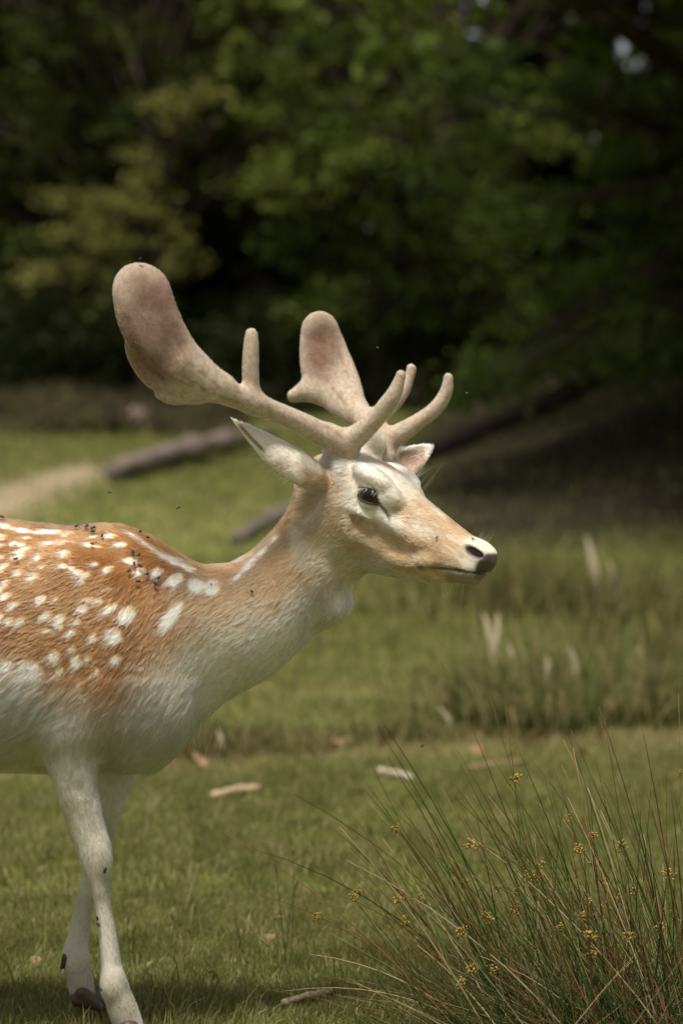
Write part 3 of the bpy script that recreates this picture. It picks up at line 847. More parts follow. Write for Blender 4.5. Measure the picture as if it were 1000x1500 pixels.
    bro = np.exp(-(((hx - .205) / .045) ** 2 + ((hz + .026 + (hx - .2) * -.15) / .013) ** 2))
    hc = mixc(hc, np.array((.44, .27, .14)), bro * .65 * sstep(.2, .7, n1))
    hc = mixc(hc, np.array((.40, .25, .13)), np.exp(-(((hx - .01) / .03) ** 2 + ((hz + .02) / .05) ** 2)) * .45 * sstep(.2, .7, n3))
    hc = mixc(hc, np.array((.34, .205, .10)), np.exp(-(((hx - .052) / .024) ** 2 + ((hz - .004 + (hx - .05) * .5) / .020) ** 2)) * .60 * sstep(.15, .6, sk) * (ay > .03))
    hc = mixc(hc, np.array((.36, .225, .115)), np.exp(-(((hx - .075) / .050) ** 2 + ((hz + .052) / .020) ** 2)) * .55 * sstep(.15, .6, sk2))
    hc = mixc(hc, np.array((.30, .19, .10)), np.exp(-(((hx - .105) / .032) ** 2 + ((hz + .034) / .005) ** 2)) * .55)  # dark line painted as the shade beneath the eye
    # nose leather, nostril, mouth line, tear duct
    leather = np.array((.075, .055, .052))
    ay = np.abs(hy)
    nose = sstep(.3065, .3115, hx + (n1 - .5) * .004 - np.maximum(hz - .011, 0) * .8 - np.maximum(-hz - .006, 0) * .2)
    nose = np.maximum(nose, 1 - sstep(.8, 1.15, np.sqrt(((hx - .298) / .0175) ** 2 + ((hz - .0115) / .0078) ** 2)) - 2 * (ay < .008))
    nose = np.clip(nose, 0, 1) * (hx > .27)
    hc = mixc(hc, leather * (.7 + .8 * n2)[:, None], nose)
    ml = np.interp(hx, [.226, .255, .285, .311, .32], [-.052, -.038, -.025, -.0155, -.0135])
    mo = (1 - sstep(.0012, .0042 + .0 * hx, np.abs(hz - ml))) * sstep(.222, .262, hx)
    hc = mixc(hc, leather * .6, mo * .9)
    co = np.exp(-(((hx - .229) / .005) ** 2 + ((hz + .0515) / .0035) ** 2))
    hc = mixc(hc, leather * .8, co * .9)
    chn = sstep(.262, .275, hx) * sstep(.002, .006, ml - hz) * (1 - sstep(.020, .034, ml - hz))
    hc = mixc(hc, np.array((.22, .15, .11)), chn * .8)
    ty = np.interp(hx, [.118, .135, .152], [.010, .002, -.009])
    td = (1 - sstep(.0020, .0052, np.abs(hz - ty))) * sstep(.118, .124, hx) * (1 - sstep(.148, .154, hx)) * (ay > .03)
    hc = mixc(hc, np.array((.045, .03, .024)), td * .95)
    c = mixc(c, hc, hd)
    c = mixc(c, ORANGE, cr * .85)
    c = mixc(c, np.array((.50, .39, .26)), np.exp(-(((px - 552) / 20) ** 2 + ((py - 652) / 15) ** 2)) * .85)
    c = mixc(c, np.array((.46, .36, .25)), np.exp(-(((px - 500) / 24) ** 2 + ((py - 672) / 9) ** 2)) * .6)
    # ---------------- ears
    en = (px < 447) & (py < 712) & (px > 335)
    ew = np.tile(WHITE * .97, (len(p), 1))
    ew = mixc(ew, np.array((.34, .25, .18)), np.exp(-(((px - 412) / 14) ** 2 + ((py - 680) / 12) ** 2)) * .75)
    ew = mixc(ew, TAN * .9, sstep(415, 450, px) * .6 * sstep(.25, .7, n1))
    sl = (py - np.interp(px, [342, 360, 378, 392], [617, 637, 656, 670])) 
    ew = mixc(ew, np.array((.20, .11, .08)), (1 - sstep(2, 5, np.abs(sl + 4))) * sstep(348, 356, px) * (1 - sstep(382, 392, px)) * .85)
    inn = (nrm @ (EAR_N / np.linalg.norm(EAR_N))) < -.25
    ew = mixc(ew, np.array((.30, .18, .13)), (inn & (px > 352)).astype(float) * .85)
    c = np.where(en[:, None], ew, c)
    ef = (px > 585) & (py < 697) & (p[:, 1] > .06)
    fw = np.tile(WHITE, (len(p), 1))
    inn = sstep(.3, .8, nrm @ (EAR_F / np.linalg.norm(EAR_F))) * (1 - sstep(617, 628, px)) * sstep(657, 665, py)
    fw = mixc(fw, np.array((.40, .24, .18)), inn * .85)
    c = np.where(ef[:, None], fw, c)
    bare = np.clip(np.maximum.reduce([nose, mo * (hx < .33), td, chn * .5]) * hd, 0, 1)
    return np.clip(c, .01, .9), bare

def hair_len(p):
    hx, hy, hz = to_head(p); px, py = to_px(p)
    L = np.full(len(p), .0135)
    L = np.where(py > 985, .022, L)
    L = np.where((px > 300), .014, L)
    top = (py < np.interp(px, [0, 175, 212, 250, 300, 340, 375, 403, 428], [764, 782, 796, 818, 836, 830, 808, 779, 742]))
    L = np.where(top & (px < 430), .018 + .008 * sstep(190, 260, px), L)
    L = L * (1 - .45 * sstep(1080, 1180, py)) * (1 - .35 * sstep(1200, 1300, py))
    L = np.where((px < 95) & (py > 1000) & (py < 1085), .030, L)
    hd = sstep(-.04, .03, hx) * (px > 440)
    Lh = np.interp(hx, [-.03, .03, .1, .18, .26, .32], [.017, .014, .011, .0095, .006, .003])
    Lh = np.where((hz < -.08) & (hx < .2), .012, Lh)
    Lh = Lh * (1 - .5 * np.exp(-(((hx - .103) / .035) ** 2 + ((hz - .008) / .03) ** 2)))
    L = L * (1 - hd) + Lh * hd
    L = np.where((px < 447) & (py < 712), .009, L)
    L = np.where((px > 585) & (py < 697) & (p[:, 1] > .06), .008, L)
    return L

FLOW = np.array([(-600, 850, -1, .3), (-600, 1050, -.6, .8), (-600, 1200, 0, 1), (-300, 800, -1, .2), (-300, 1000, -.9, .5), (0, 790, -1, .12), (100, 795, -1, .15), (180, 785, -.9, .4), (225, 800, -.8, .6), (50, 900, -.93, .4), (130, 900, -.85, .5), (200, 890, -.72, .7), (250, 870, -.7, .72),
                 (270, 950, -.55, .83), (100, 1000, -.72, .7), (180, 1010, -.62, .8), (20, 1050, -.8, .6), (150, 1090, -.1, 1), (225, 1090, -.5, .8), (300, 850, -.85, .5), (350, 870, -.75, .65), (400, 820, -.65, .75), (380, 805, -.8, .6),
                 (400, 930, -.75, .6), (330, 980, -.8, .55), (450, 780, -.5, .85), (470, 880, -.55, .8), (85, 1120, .1, 1), (105, 1200, .15, 1), (150, 1300, .05, 1), (165, 1400, .1, 1), (110, 1380, -.1, 1), (190, 1480, .3, 1),
                 (700, 800, -.85, -.45), (650, 800, -.9, -.3), (600, 760, -.85, -.4), (545, 765, -.9, .1), (500, 740, -.9, .35), (500, 800, -.85, .5), (560, 820, -.95, .1), (640, 840, -.95, .0), (560, 680, -.6, -.75),
                 (600, 705, -.7, -.6), (450, 690, -.8, -.45), (390, 650, -.8, -.55), (350, 622, -.8, -.6), (612, 668, .8, -.45)], float)
def flow(p, n):
    px, py = to_px(p)
    v = np.zeros((len(p), 3)); w = 0
    for fx, fy, dx, dy in FLOW:
        a = 1 / (((px - fx) ** 2 + (py - fy) ** 2) ** 1.5 + 300)
        v[:, 0] += a * dx; v[:, 2] -= a * dy
    v = norm(v)
    v = v - n * (v * n).sum(1, keepdims=True)
    return norm(v)

skin_m = attr_mat('deer skin', rough=.8, spec=.15, bump=.35, bump_scale=500, var=.12, var_scale=180)
bc, bare = coat(bV, bN)
body = link('body', mesh_np('body', bV, bQ, skin_m, np.concatenate([bc, 1 - bare[:, None]], 1)), deer)
nt = skin_m.node_tree; b = nt.nodes['Principled BSDF']       # bare leather of nose and lips is moist
at = next(n_ for n_ in nt.nodes if n_.type == 'ATTRIBUTE')
mr = nt.nodes.new('ShaderNodeMapRange'); mr.inputs['To Min'].default_value = .32; mr.inputs['To Max'].default_value = .85
nt.links.new(at.outputs['Alpha'], mr.inputs['Value']); nt.links.new(mr.outputs['Result'], b.inputs['Roughness'])
mr = nt.nodes.new('ShaderNodeMapRange'); mr.inputs['To Min'].default_value = .5; mr.inputs['To Max'].default_value = .1
nt.links.new(at.outputs['Alpha'], mr.inputs['Value']); nt.links.new(mr.outputs['Result'], b.inputs['Specular IOR Level'])

# fur
def fur_mat(name, rough=.38):
    m = bpy.data.materials.new(name); m.use_nodes = True
    nt = m.node_tree; nt.nodes.remove(nt.nodes['Principled BSDF'])
    at = nt.nodes.new('ShaderNodeAttribute'); at.attribute_name = 'col'
    h = nt.nodes.new('ShaderNodeBsdfHairPrincipled'); h.model = 'CHIANG'; h.parametrization = 'COLOR'
    h.inputs['Roughness'].default_value = rough
    h.inputs['Radial Roughness'].default_value = .6
    h.inputs['Random Roughness'].default_value = .2
    nt.links.new(at.outputs['Color'], h.inputs['Color'])
    nt.links.new(h.outputs['BSDF'], nt.nodes['Material Output'].inputs['Surface'])
    return m
fur_m = fur_mat('fur')

def grow(p, n, L, fl, lift, jit, col, r0=.00030, k=4, cl=.35):
    """bent strands lying along the lie of the coat"""
    cnt = len(p)
    wob = np.stack([vnoise(p, .011, s) - .5 for s in (11, 12, 13)], 1) + .7 * np.stack([vnoise(p, .030, s) - .5 for s in (14, 15, 16)], 1)
    d = fl + wob * 2 * cl + RNG.normal(0, jit, (cnt, 3))
    d = d - n * (d * n).sum(1, keepdims=True); d = norm(d)
    lf = np.abs(lift * (1 + RNG.normal(0, .45, cnt)))[:, None]
    L = L * RNG.uniform(.65, 1.2, cnt)
    pts = np.zeros((cnt, k, 3)); q = p - n * .0006; pts[:, 0] = q
    for i in range(1, k):
        a = lf * (1.7 - 1.5 * i / (k - 1))
        q = q + (d * np.cos(a) + n * np.sin(a)) * (L / (k - 1))[:, None]
        pts[:, i] = q
    rad = np.linspace(1, .25, k)[None] * r0 * RNG.uniform(.7, 1.3, cnt)[:, None]
    c = col * RNG.uniform(.70, 1.22, cnt)[:, None] * (.86 + .28 * vnoise(p, .006, 21))[:, None]
    return pts, rad, np.clip(c, .01, .92)

px, py = to_px(bV)
hx, hy, hz = to_head(bV)
view = norm(np.array([[0, -D, HC]]) - bV)
face = (view * bN).sum(1)
dens = np.where(px > 440, 2.6, 1.0) * np.where(face > -.25, 1.0, .25)
dens = np.where(px < -30, .18, dens)
dens *= 1 - bare
eyed = np.minimum(np.linalg.norm(bV - H(.101, -.036, .009), axis=1), np.linalg.norm(bV - H(.101, .036, .009), axis=1))
dens = np.where(eyed < EYE_R * 1.03, 0, dens)
NG, PER = 38000, 9
gp, gn = scatter(bV, bQ, bN, dens, NG)
gL = hair_len(gp); gf = flow(gp, gn)
gside = np.cross(gn, gf)
sp = np.clip(gL * .20, .0008, .0042)[:, None, None]
off = RNG.normal(0, 1, (NG, PER, 2)) * sp
hp1 = (gp[:, None] + gf[:, None] * off[..., :1] * 1.4 + gside[:, None] * off[..., 1:]).reshape(-1, 3)
hn1 = np.repeat(gn, PER, 0)
gpts, _, _ = grow(gp, gn, gL, gf, .20, .09, np.ones((NG, 3)), r0=.0003, cl=.24)
hp2, hn2 = scatter(bV, bQ, bN, dens, 230000)
def strands(hp, hn, tint, guide=None):
    hcol, br = coat(hp, hn)
    hxx = to_head(hp)[0]; hcol = hcol * np.where((hxx > -.02)[:, None], RNG.uniform(.72, 1.18, (len(hp), 1)), 1.0)
    L = hair_len(hp)
    pts, rad, hcol = grow(hp, hn, L, flow(hp, hn), .19, .12, hcol * tint[:, None], r0=.00024, cl=.24)
    if guide is not None:
        w = np.array([0, .35, .65, .85])[None, :, None]
        pts = pts * (1 - w) + guide * w
    rad *= np.clip(L / .012, .5, 1.0)[:, None]
    ok = br < .5
    return pts[ok], rad[ok], hcol[ok]
A1 = strands(hp1, hn1, np.repeat(RNG.uniform(.78, 1.18, NG), PER), np.repeat(gpts, PER, 0))
A2 = strands(hp2, hn2, np.ones(len(hp2)))
pts, rad, hcol = [np.concatenate(q) for q in zip(A1, A2)]
fur = link('fur', curves_np('fur', pts, rad, hcol, fur_m), deer)
fur['kind'] = 'stuff'

# ---- antlers in velvet
vel_m = attr_mat('antler velvet', rough=.9, spec=.1, bump=.5, bump_scale=700, var=.18, var_scale=140)
def velvet_col(p, n, veins, palm):
    px, py = to_px(p)
    n1, n3 = vnoise(p, .010, 31), vnoise(p, .035, 32)
    base = np.array((.48, .385, .30))
    c = np.tile(base, (len(p), 1))
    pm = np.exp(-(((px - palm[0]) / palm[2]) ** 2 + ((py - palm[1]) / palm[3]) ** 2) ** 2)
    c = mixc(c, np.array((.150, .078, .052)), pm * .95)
    c = mixc(c, np.array((.48, .37, .29)), sstep(.45, .75, n3) * .25)
    c = c * (.80 + .45 * vnoise(p, .0035, 34))[:, None]
    c = mixc(c, np.array((.30, .20, .14)), sstep(.62, .8, n1) * .22)
    for v in veins:
        v = np.array(v, float); dd = np.full(len(p), 1e9)
        for a, b in zip(v[:-1], v[1:]):
            ab = b - a; t = np.clip(((px - a[0]) * ab[0] + (py - a[1]) * ab[1]) / (ab @ ab), 0, 1)
            dd = np.minimum(dd, np.hypot(px - a[0] - t * ab[0], py - a[1] - t * ab[1]))
        c = mixc(c, np.array((.25, .15, .11)), np.exp(-(dd / 2.8) ** 2) * .65 * sstep(.2, .6, n1))
    # dark scurf round the coronet
    cor = np.exp(-(((px - palm[4]) / 20) ** 2 + ((py - palm[5]) / 14) ** 2))
    c = mixc(c, np.array((.36, .25, .17)), cor * .6 * sstep(.3, .6, n1))
    return c

def antler(lo, hi, parts, veins, palm, count):
    f = Field(seg(lo[0], hi[0], .0026), seg(lo[1], hi[1], .0030), seg(lo[2], hi[2], .0026))
    for kind, pts, kw in parts:
        f.chain([(P(a, b, y), max(r * .96 - 1.2, 2) * S * (D + y) / D) for a, b, y, r in pts], sub=kind == 'cut', **kw)
    V, Q = f.mesh(3); N = vert_normals(V, Q)
    # lumpy, uneven velvet
    V = V + N * ((vnoise(V, .018, 41) - .5) * .0011 + (vnoise(V, .05, 42) - .5) * .004)[:, None]
    N = vert_normals(V, Q)
    o = link('antler', mesh_np('antler', V, Q, vel_m, velvet_col(V, N, veins, palm)), deer)
    p, n = scatter(V, Q, N, np.ones(len(V)), count)
    ax = np.tile(norm(np.array([-.5, 0, .6])), (count, 1)); ax = norm(ax - n * (ax * n).sum(1, keepdims=True))
    pts, rad, c = grow(p, n, np.full(count, .0034), ax, .95, .5, velvet_col(p, n, veins, palm) * .78 + np.array((.60, .50, .42)) * .20, r0=.00012, k=3, cl=.2)
    h = link('velvet_fuzz', curves_np('velvet_fuzz', pts, rad, c, fur_m), o)
    h.location = (0, 0, 0); h['kind'] = 'stuff'
    return o

NP = np.array([.22, -.93, .28])
near_parts = [
    ('c', [(508, 676, -.035, 21), (499, 655, -.045, 24), (484, 640, -.055, 21), (464, 632, -.062, 19.5), (437, 618, -.078, 18), (414, 608, -.092, 17.5), (392, 599, -.105, 18), (370, 589, -.12, 20), (334, 576, -.143, 20.5), (300, 558, -.163, 21), (270, 530, -.178, 19)], dict(k=.010)),
    ('c', [(505, 650, -.045, 22), (532, 631, -.06, 17.5), (559, 604, -.078, 14.5), (577, 577, -.088, 12.3), (586, 553, -.092, 9.8), (587, 549, -.093, 9.2)], dict(k=.010)),
    ('c', [(371, 592, -.12, 17), (367, 562, -.125, 14.5), (367, 530, -.128, 13.4), (368, 500, -.13, 11), (368, 489, -.13, 9.5)], dict(k=.011)),
    ('p', [(310, 566, -.158, 24), (284, 548, -.168, 31), (256, 522, -.18, 39), (230, 490, -.19, 46), (216, 460, -.195, 49), (209, 429, -.198, 47), (208, 424, -.198, 44)], dict(k=.012, n=NP, sq=3.4)),
    ('c', [(194, 478, -.19, 7), (196, 515, -.184, 13), (212, 543, -.178, 15), (240, 566, -.168, 14), (290, 580, -.158, 13)], dict(k=.014)),
    ('c', [(235, 578, -.17, 9), (252, 586, -.166, 8), (282, 583, -.158, 9)], dict(k=.006)),
    ('cut', [(184, 470, -.222, 6), (196, 508, -.214, 7), (220, 540, -.205, 7), (258, 566, -.194, 7), (300, 582, -.185, 6)], dict(k=.008)),
    ('c', [(238, 440, -.194, 4), (264, 485, -.187, 8), (292, 530, -.172, 10), (330, 562, -.15, 12)], dict(k=.016)),
]
antler((-.40, -.26, .86), (.13, .02, 1.28), near_parts,
       [[(200, 430), (190, 480), (225, 540), (290, 570), (350, 590)], [(235, 410), (250, 480), (275, 530), (320, 565), (360, 578)], [(215, 500), (250, 540), (300, 570)], [(180, 415), (205, 408), (240, 420)], [(462, 618), (490, 630), (505, 645)]],
       (222, 480, 62, 95, 499, 658), 60000)
FP = np.array([.15, -.97, .18])
far_parts = [
    ('c', [(562, 668, .03, 20), (556, 645, .04, 23), (546, 628, .06, 22), (532, 613, .085, 20), (515, 598, .11, 19), (500, 585, .13, 18)], dict(k=.010)),
    ('c', [(558, 650, .04, 20), (582, 637, .035, 17), (610, 619, .03, 13.8), (636, 600, .025, 12.8), (652, 576, .022, 11), (656, 556, .02, 8.6), (656, 553, .02, 8.3)], dict(k=.010)),
    ('c', [(545, 615, .07, 16), (568, 598, .08, 13.5), (589, 573, .085, 11.5), (600, 549, .088, 9.6), (602, 540, .088, 9)], dict(k=.010)),
    ('p', [(520, 602, .10, 21), (501, 580, .125, 34), (484, 552, .145, 42), (474, 518, .16, 38), (469, 490, .165, 31.5), (468, 483, .165, 30)], dict(k=.012, n=FP, sq=3.2)),
    ('c', [(430, 580, .145, 11), (455, 574, .14, 17), (490, 583, .13, 13), (520, 604, .11, 12)], dict(k=.014)),
]
antler((-.12, -.03, .86), (.20, .23, 1.22), far_parts,
       [[(448, 490), (470, 530), (480, 560), (505, 590)], [(490, 500), (505, 540), (520, 575)]],
       (472, 510, 30, 50, 556, 650), 34000)

# ---- eyes, lids, lashes
eye_m, nt, b = material('eye')
at = nt.nodes.new('ShaderNodeAttribute'); at.attribute_name = 'col'
nt.links.new(at.outputs['Color'], b.inputs['Base Color'])
b.inputs['Roughness'].default_value = .08; b.inputs['Specular IOR Level'].default_value = .30
b.inputs['Coat Weight'].default_value = .15; b.inputs['Coat Roughness'].default_value = .02
lid_m = attr_mat('eyelid', rough=.6, spec=.3, bump=.4, bump_scale=600, var=.12, var_scale=300)
lash_p, lash_r, lash_c = [], [], []
for s in (-1, 1):
    c = H(.101, s * .036, .009)
    out = norm(HL * s + HF * .22 + HU * .08)
    hor = norm(HF * 1.0 + HU * .20); hor = norm(hor - out * (hor @ out))     # towards the inner corner
    ver = np.cross(out, hor) * (1 if np.cross(out, hor) @ HU > 0 else -1)
    nu, nv = 40, 24
    u = np.linspace(-math.pi / 2, math.pi / 2, nv)[:, None]; a = np.linspace(0, 2 * math.pi, nu, endpoint=False)[None]
    loc = np.stack([np.cos(u) * np.cos(a), np.cos(u) * np.sin(a), np.sin(u) * np.ones_like(a)], -1).reshape(-1, 3)   # x hor, y ver, z out
    V = c + EYE_R * (loc[:, :1] * hor + loc[:, 1:2] * ver + loc[:, 2:] * out)
    ang = np.hypot(loc[:, 0], loc[:, 1] * 1.1)
    col = np.tile(np.array((.020, .011, .007)), (len(V), 1))
    col = mixc(col, np.array((.050, .024, .011)), sstep(.30, .55, ang) * (1 - sstep(.62, .70, ang)) * (loc[:, 2] > 0))
    col = mixc(col, np.array((.006, .005, .005)), 1 - sstep(.85, 1.1, np.hypot(loc[:, 0] / .38, loc[:, 1] / .24)))
    col = mixc(col, np.array((.05, .03, .025)), sstep(.72, .8, ang))
    i, j = np.meshgrid(np.arange(nv - 1), np.arange(nu), indexing='ij'); i, j = i.ravel(), j.ravel(); j2 = (j + 1) % nu
    F4 = np.stack([i * nu + j, i * nu + j2, (i + 1) * nu + j2, (i + 1) * nu + j], 1)
    link('eye', mesh_np('eye', V, F4, eye_m, col), deer)
    for top in (1, -1):
        na, nb = 36, 9
        az = np.linspace(-math.radians(84), math.radians(92), na)
        t = (az - az[0]) / (az[-1] - az[0])
        if top > 0:
            ed = math.radians(25) * np.sin(np.clip(t * 1.05, 0, 1) * math.pi) ** .95 + math.radians(0) - math.radians(13) * sstep(.72, 1, t)
            far = math.radians(62)
        else:
            ed = -math.radians(23) * np.sin(np.clip(t, 0, 1) * math.pi) ** .8 - math.radians(12) * sstep(.72, 1, t)
            far = -math.radians(60)
        rows, cols = [], []
        for j in range(nb):
            w = max(j - 1, 0) / (nb - 2)
            lat = ed * (1 - w) + far * w
            rr = EYE_R * (0.985 if j == 0 else (1.045 + .025 * math.sin(w * math.pi)))
            q = c + rr * ((np.cos(lat) * np.sin(az))[:, None] * hor + np.sin(lat)[:, None] * ver + (np.cos(lat) * np.cos(az))[:, None] * out)
            rows.append(q)
            base = WHITE * .95
            dk = np.array((.035, .025, .022))
            mm = 1.0 if j <= 1 else ((.92, .5)[j - 2] if j in (2, 3) and top < 0 else (.7 if j == 2 else 0.0))
            if top > 0 and j == 5: mm = .45
            cc = np.tile(base * (1 - mm) + dk * mm, (na, 1))
            inn = sstep(.80, .92, t)[:, None] * .8
            cols.append(cc * (1 - inn) + np.array((.06, .04, .035)) * inn)
        V = np.concatenate(rows); C = np.concatenate(cols)
        i, j = np.meshgrid(np.arange(nb - 1), np.arange(na - 1), indexing='ij'); i, j = i.ravel(), j.ravel()
        F4 = np.stack([i * na + j, i * na + j + 1, (i + 1) * na + j + 1, (i + 1) * na + j], 1)
        link('eyelid', mesh_np('eyelid', V, F4, lid_m, C), deer)
        lv, lq = V, F4[(i >= 2) & (j < na * .85)]
        ln = norm(lv - c)
        hp_, hn_ = scatter(lv, lq, ln, np.ones(len(lv)), 1500)
        fl_ = norm(ver * top - hor * .9 - hn_ * ((ver * top - hor * .9) * hn_).sum(1, keepdims=True))
        pt_, rd_, cl_ = grow(hp_, hn_, np.full(1500, .0042), fl_, .25, .25, np.tile(WHITE * .9, (1500, 1)), r0=.0002, k=4)
        lash_p += list(pt_); lash_r += list(rd_); lash_c += list(cl_)
        if top > 0:
            for q in range(24):
                f = RNG.uniform(.10, .74)
                x = f * (na - 1); i0 = int(x)
                root = rows[1][i0] * (1 - x + i0) + rows[1][i0 + 1] * (x - i0)
                dr = norm(out * .55 - ver * RNG.uniform(.55, 1.0) + hor * RNG.normal((f - .5) * .9, .26))
                Ls = RNG.uniform(.008, .015); pt = []
                for m in range(4):
                    tt = m / 3
                    pt.append(root + dr * Ls * tt + ver * .003 * tt * tt)
                lash_p.append(pt); lash_r.append(np.linspace(.00040, .00012, 4)); lash_c.append(np.array((.66, .55, .40)) * RNG.uniform(.6, 1.1))
lash = link('eyelashes', curves_np('eyelashes', np.array(lash_p), np.array(lash_r), np.array(lash_c), fur_m), deer)
lash['kind'] = 'stuff'
# ---- long bristles: far brow, muzzle, chin, ear fringe
wp, wr, wc = [], [], []
def bristle(root, d, L, droop, r=.00028, col=(.72, .64, .48)):
    d = norm(np.asarray(d, float)); pt = []; side = RNG.normal(0, .10, 3)
    for m in range(6):
        t = m / 5
        pt.append(np.asarray(root) + d * L * t + side * L * t * t + np.array([0, 0, -droop]) * L * t * t)
    wp.append(pt); wr.append(np.linspace(1, .3, 6) * r); wc.append(np.array(col) * RNG.uniform(.7, 1.1))
for q in range(14):
    bristle(H(.112 + RNG.uniform(-.02, .02), .052, .034 + RNG.uniform(-.01, .006)), np.array([RNG.uniform(.55, 1), .1, RNG.uniform(.35, .95)]), RNG.uniform(.025, .055), -.15, .00022)
for q in range(8):
    bristle(H(RNG.uniform(.275, .305), RNG.uniform(-.012, .012), .030), np.array([RNG.uniform(.2, .9), -.1, .8]), RNG.uniform(.010, .018), 0, .00022)
for q in range(26):
    bristle(H(RNG.uniform(.17, .30), -RNG.uniform(.004, .022), RNG.uniform(-.062, -.045) + .0), np.array([RNG.uniform(-.3, .5), -.3, -1.0]), RNG.uniform(.012, .030), .1, .0002)
for q in range(30):
    a = RNG.uniform(0, 1)
    bristle(P(378 + 48 * a, 652 + 50 * a, -.10 + .03 * a), np.array([-.8, -.1, -.35 + RNG.normal(0, .3)]), RNG.uniform(.010, .026), .1, .00022, (.8, .76, .68))
for q in range(10):
    bristle(H(.10 + RNG.uniform(-.02, .03), -.058, -.018), norm(-HU + HF * RNG.normal(-.1, .3) - HL * .3), RNG.uniform(.02, .035), 0, .0002)
for q in range(26):       # wispy guard hairs over the back and withers
    x = RNG.uniform(60, 400); y = np.interp(x, [0, 60, 130, 175, 212, 250, 300, 340, 375, 403], [757, 765, 772, 775, 788, 812, 828, 823, 801, 772])
    bristle(P(x, y + 4, RNG.uniform(-.03, .03)), np.array([-.8, 0, RNG.uniform(.2, .9)]), RNG.uniform(.015, .035), .3, .0002, (.7, .55, .36))
for q in range(60):       # elbow tuft and chest fringe
    if q < 34: bristle(P(RNG.uniform(45, 72), RNG.uniform(1040, 1066), -.10), np.array([-1, -.2, RNG.uniform(-.7, .2)]), RNG.uniform(.015, .04), .4, .00024, (.74, .68, .56))
    else: bristle(P(RNG.uniform(255, 330), RNG.uniform(1035, 1095), -.05), np.array([-.3, -.2, -1]), RNG.uniform(.015, .03), .3, .0002, (.7, .64, .5))
wh = link('bristles', curves_np('bristles', np.array(wp), np.array(wr), np.array(wc), fur_m), deer)
wh['kind'] = 'stuff'

# ---- cloven hooves and dew claws
hoof_m, nt, b = material('hoof horn')
tc = nt.nodes.new('ShaderNodeTexCoord'); nz = nt.nodes.new('ShaderNodeTexNoise'); nz.inputs['Scale'].default_value = 90; nz.inputs['Detail'].default_value = 4
rp = nt.nodes.new('ShaderNodeValToRGB'); rp.color_ramp.elements[0].color = (.018, .012, .010, 1); rp.color_ramp.elements[1].color = (.12, .07, .05, 1)
nt.links.new(tc.outputs['Object'], nz.inputs['Vector']); nt.links.new(nz.outputs['Fac'], rp.inputs['Fac']); nt.links.new(rp.outputs['Color'], b.inputs['Base Color'])
b.inputs['Roughness'].default_value = .45
def hoof(top, toe, r, dews):
    top, toe = np.asarray(top), np.asarray(toe)
    ax = (toe - top) * [1, 0, 0]; ax = norm(ax)
    for s in (-1, 1):
        lo = np.minimum(top, toe) - .05; hi = np.maximum(top, toe) + .05
        f = Field(seg(lo[0], hi[0], .003), seg(lo[1], hi[1], .003), seg(lo[2], hi[2], .003))
        off = np.array([0, s * .0125, 0])
        f.cone(top + off, toe + off * 1.25 + [0, 0, .006], r, .006, .004)
        f.cone(top + off - ax * .008 + [0, 0, -.012], toe + off * 1.1 + [0, 0, .003], r * .8, .005, .006)
        f.cone(top * [1, 1, 0] + [0, s * .012, toe[2] - .06] - ax * .02, toe * [1, 1, 0] + [0, s * .015, toe[2] - .06] + ax * .02, .0595, .0595, .004, sub=True)
        V, Q = f.mesh(2)
        if len(V): link('hoof', mesh_np('hoof', V, Q, hoof_m), deer)
    for q in dews:
        f = Field(seg(q[0] - .03, q[0] + .03, .0025), seg(q[1] - .03, q[1] + .03, .0025), seg(q[2] - .03, q[2] + .03, .0025))
        f.cone(q + np.array([.003, 0, .006]), q + np.array([-.004, 0, -.010]), .008, .004, .004)
        V, Q = f.mesh(2); link('dew_claw', mesh_np('dew_claw', V, Q, hoof_m), deer)
hoof(P(190, 1508, Yn), P(222, 1542, Yn), .019, [P(170, 1484, Yn + .012)])
hoof(P(122, 1452, Yf), P(150, 1478, Yf), .0135, [P(95, 1408, Yf - .012), P(95, 1408, Yf + .012)])
for sy, sh in ((-1, 0), (1, 90)):
    q = W(-676 + sh, sy * .08, .042)
    hoof(q, q + np.array([.04, 0, -.036]), .019, [])
# ================================================================== rushes, fallen wood, litter, flies
rush_m = attr_mat('rush stem', rough=.6, spec=.12, trans=.12)
seed_m = attr_mat('rush seed head', rough=.8, spec=.15, bump=.4, bump_scale=900)
rr = np.random.default_rng(21)
GREEN = [(.050, .090, .018), (.085, .125, .026), (.028, .056, .014)]; BROWN = [(.19, .085, .030), (.12, .060, .026), (.22, .12, .05)]; STRAW = [(.42, .33, .18), (.34, .26, .14)]

def stem_path(b, tip, sag, n=8):
    b, tip = np.asarray(b, float), np.asarray(tip, float)
    L = np.linalg.norm(tip - b)
    mid = b + (tip - b) * .45 + np.array([0, 0, 1.0]) * sag * L + rr.normal(0, .02, 3) * L
    return bez(b, mid, tip, n)

def stem_mesh(path, r0, kind, sides=5):
    base = np.array([GREEN, BROWN, STRAW][kind][rr.integers(0, len([GREEN, BROWN, STRAW][kind]))]) * rr.uniform(.8, 1.2)
    n = len(path)
    V, F, C = tube(path, np.linspace(r0, r0 * .25, n) * rr.uniform(.9, 1.1), sides)
    t = np.concatenate([np.repeat(np.linspace(0, 1, n), sides), [0, 1]])
    C = mixc_(np.tile(base, (len(V), 1)), np.array((.15, .085, .04)), sstep(.75, 1, t) * (.7 if kind == 0 else .2))
    C = mixc_(C, np.array((.12, .10, .045)), (1 - sstep(0, .22, t)) * .35)
    return V, F, C

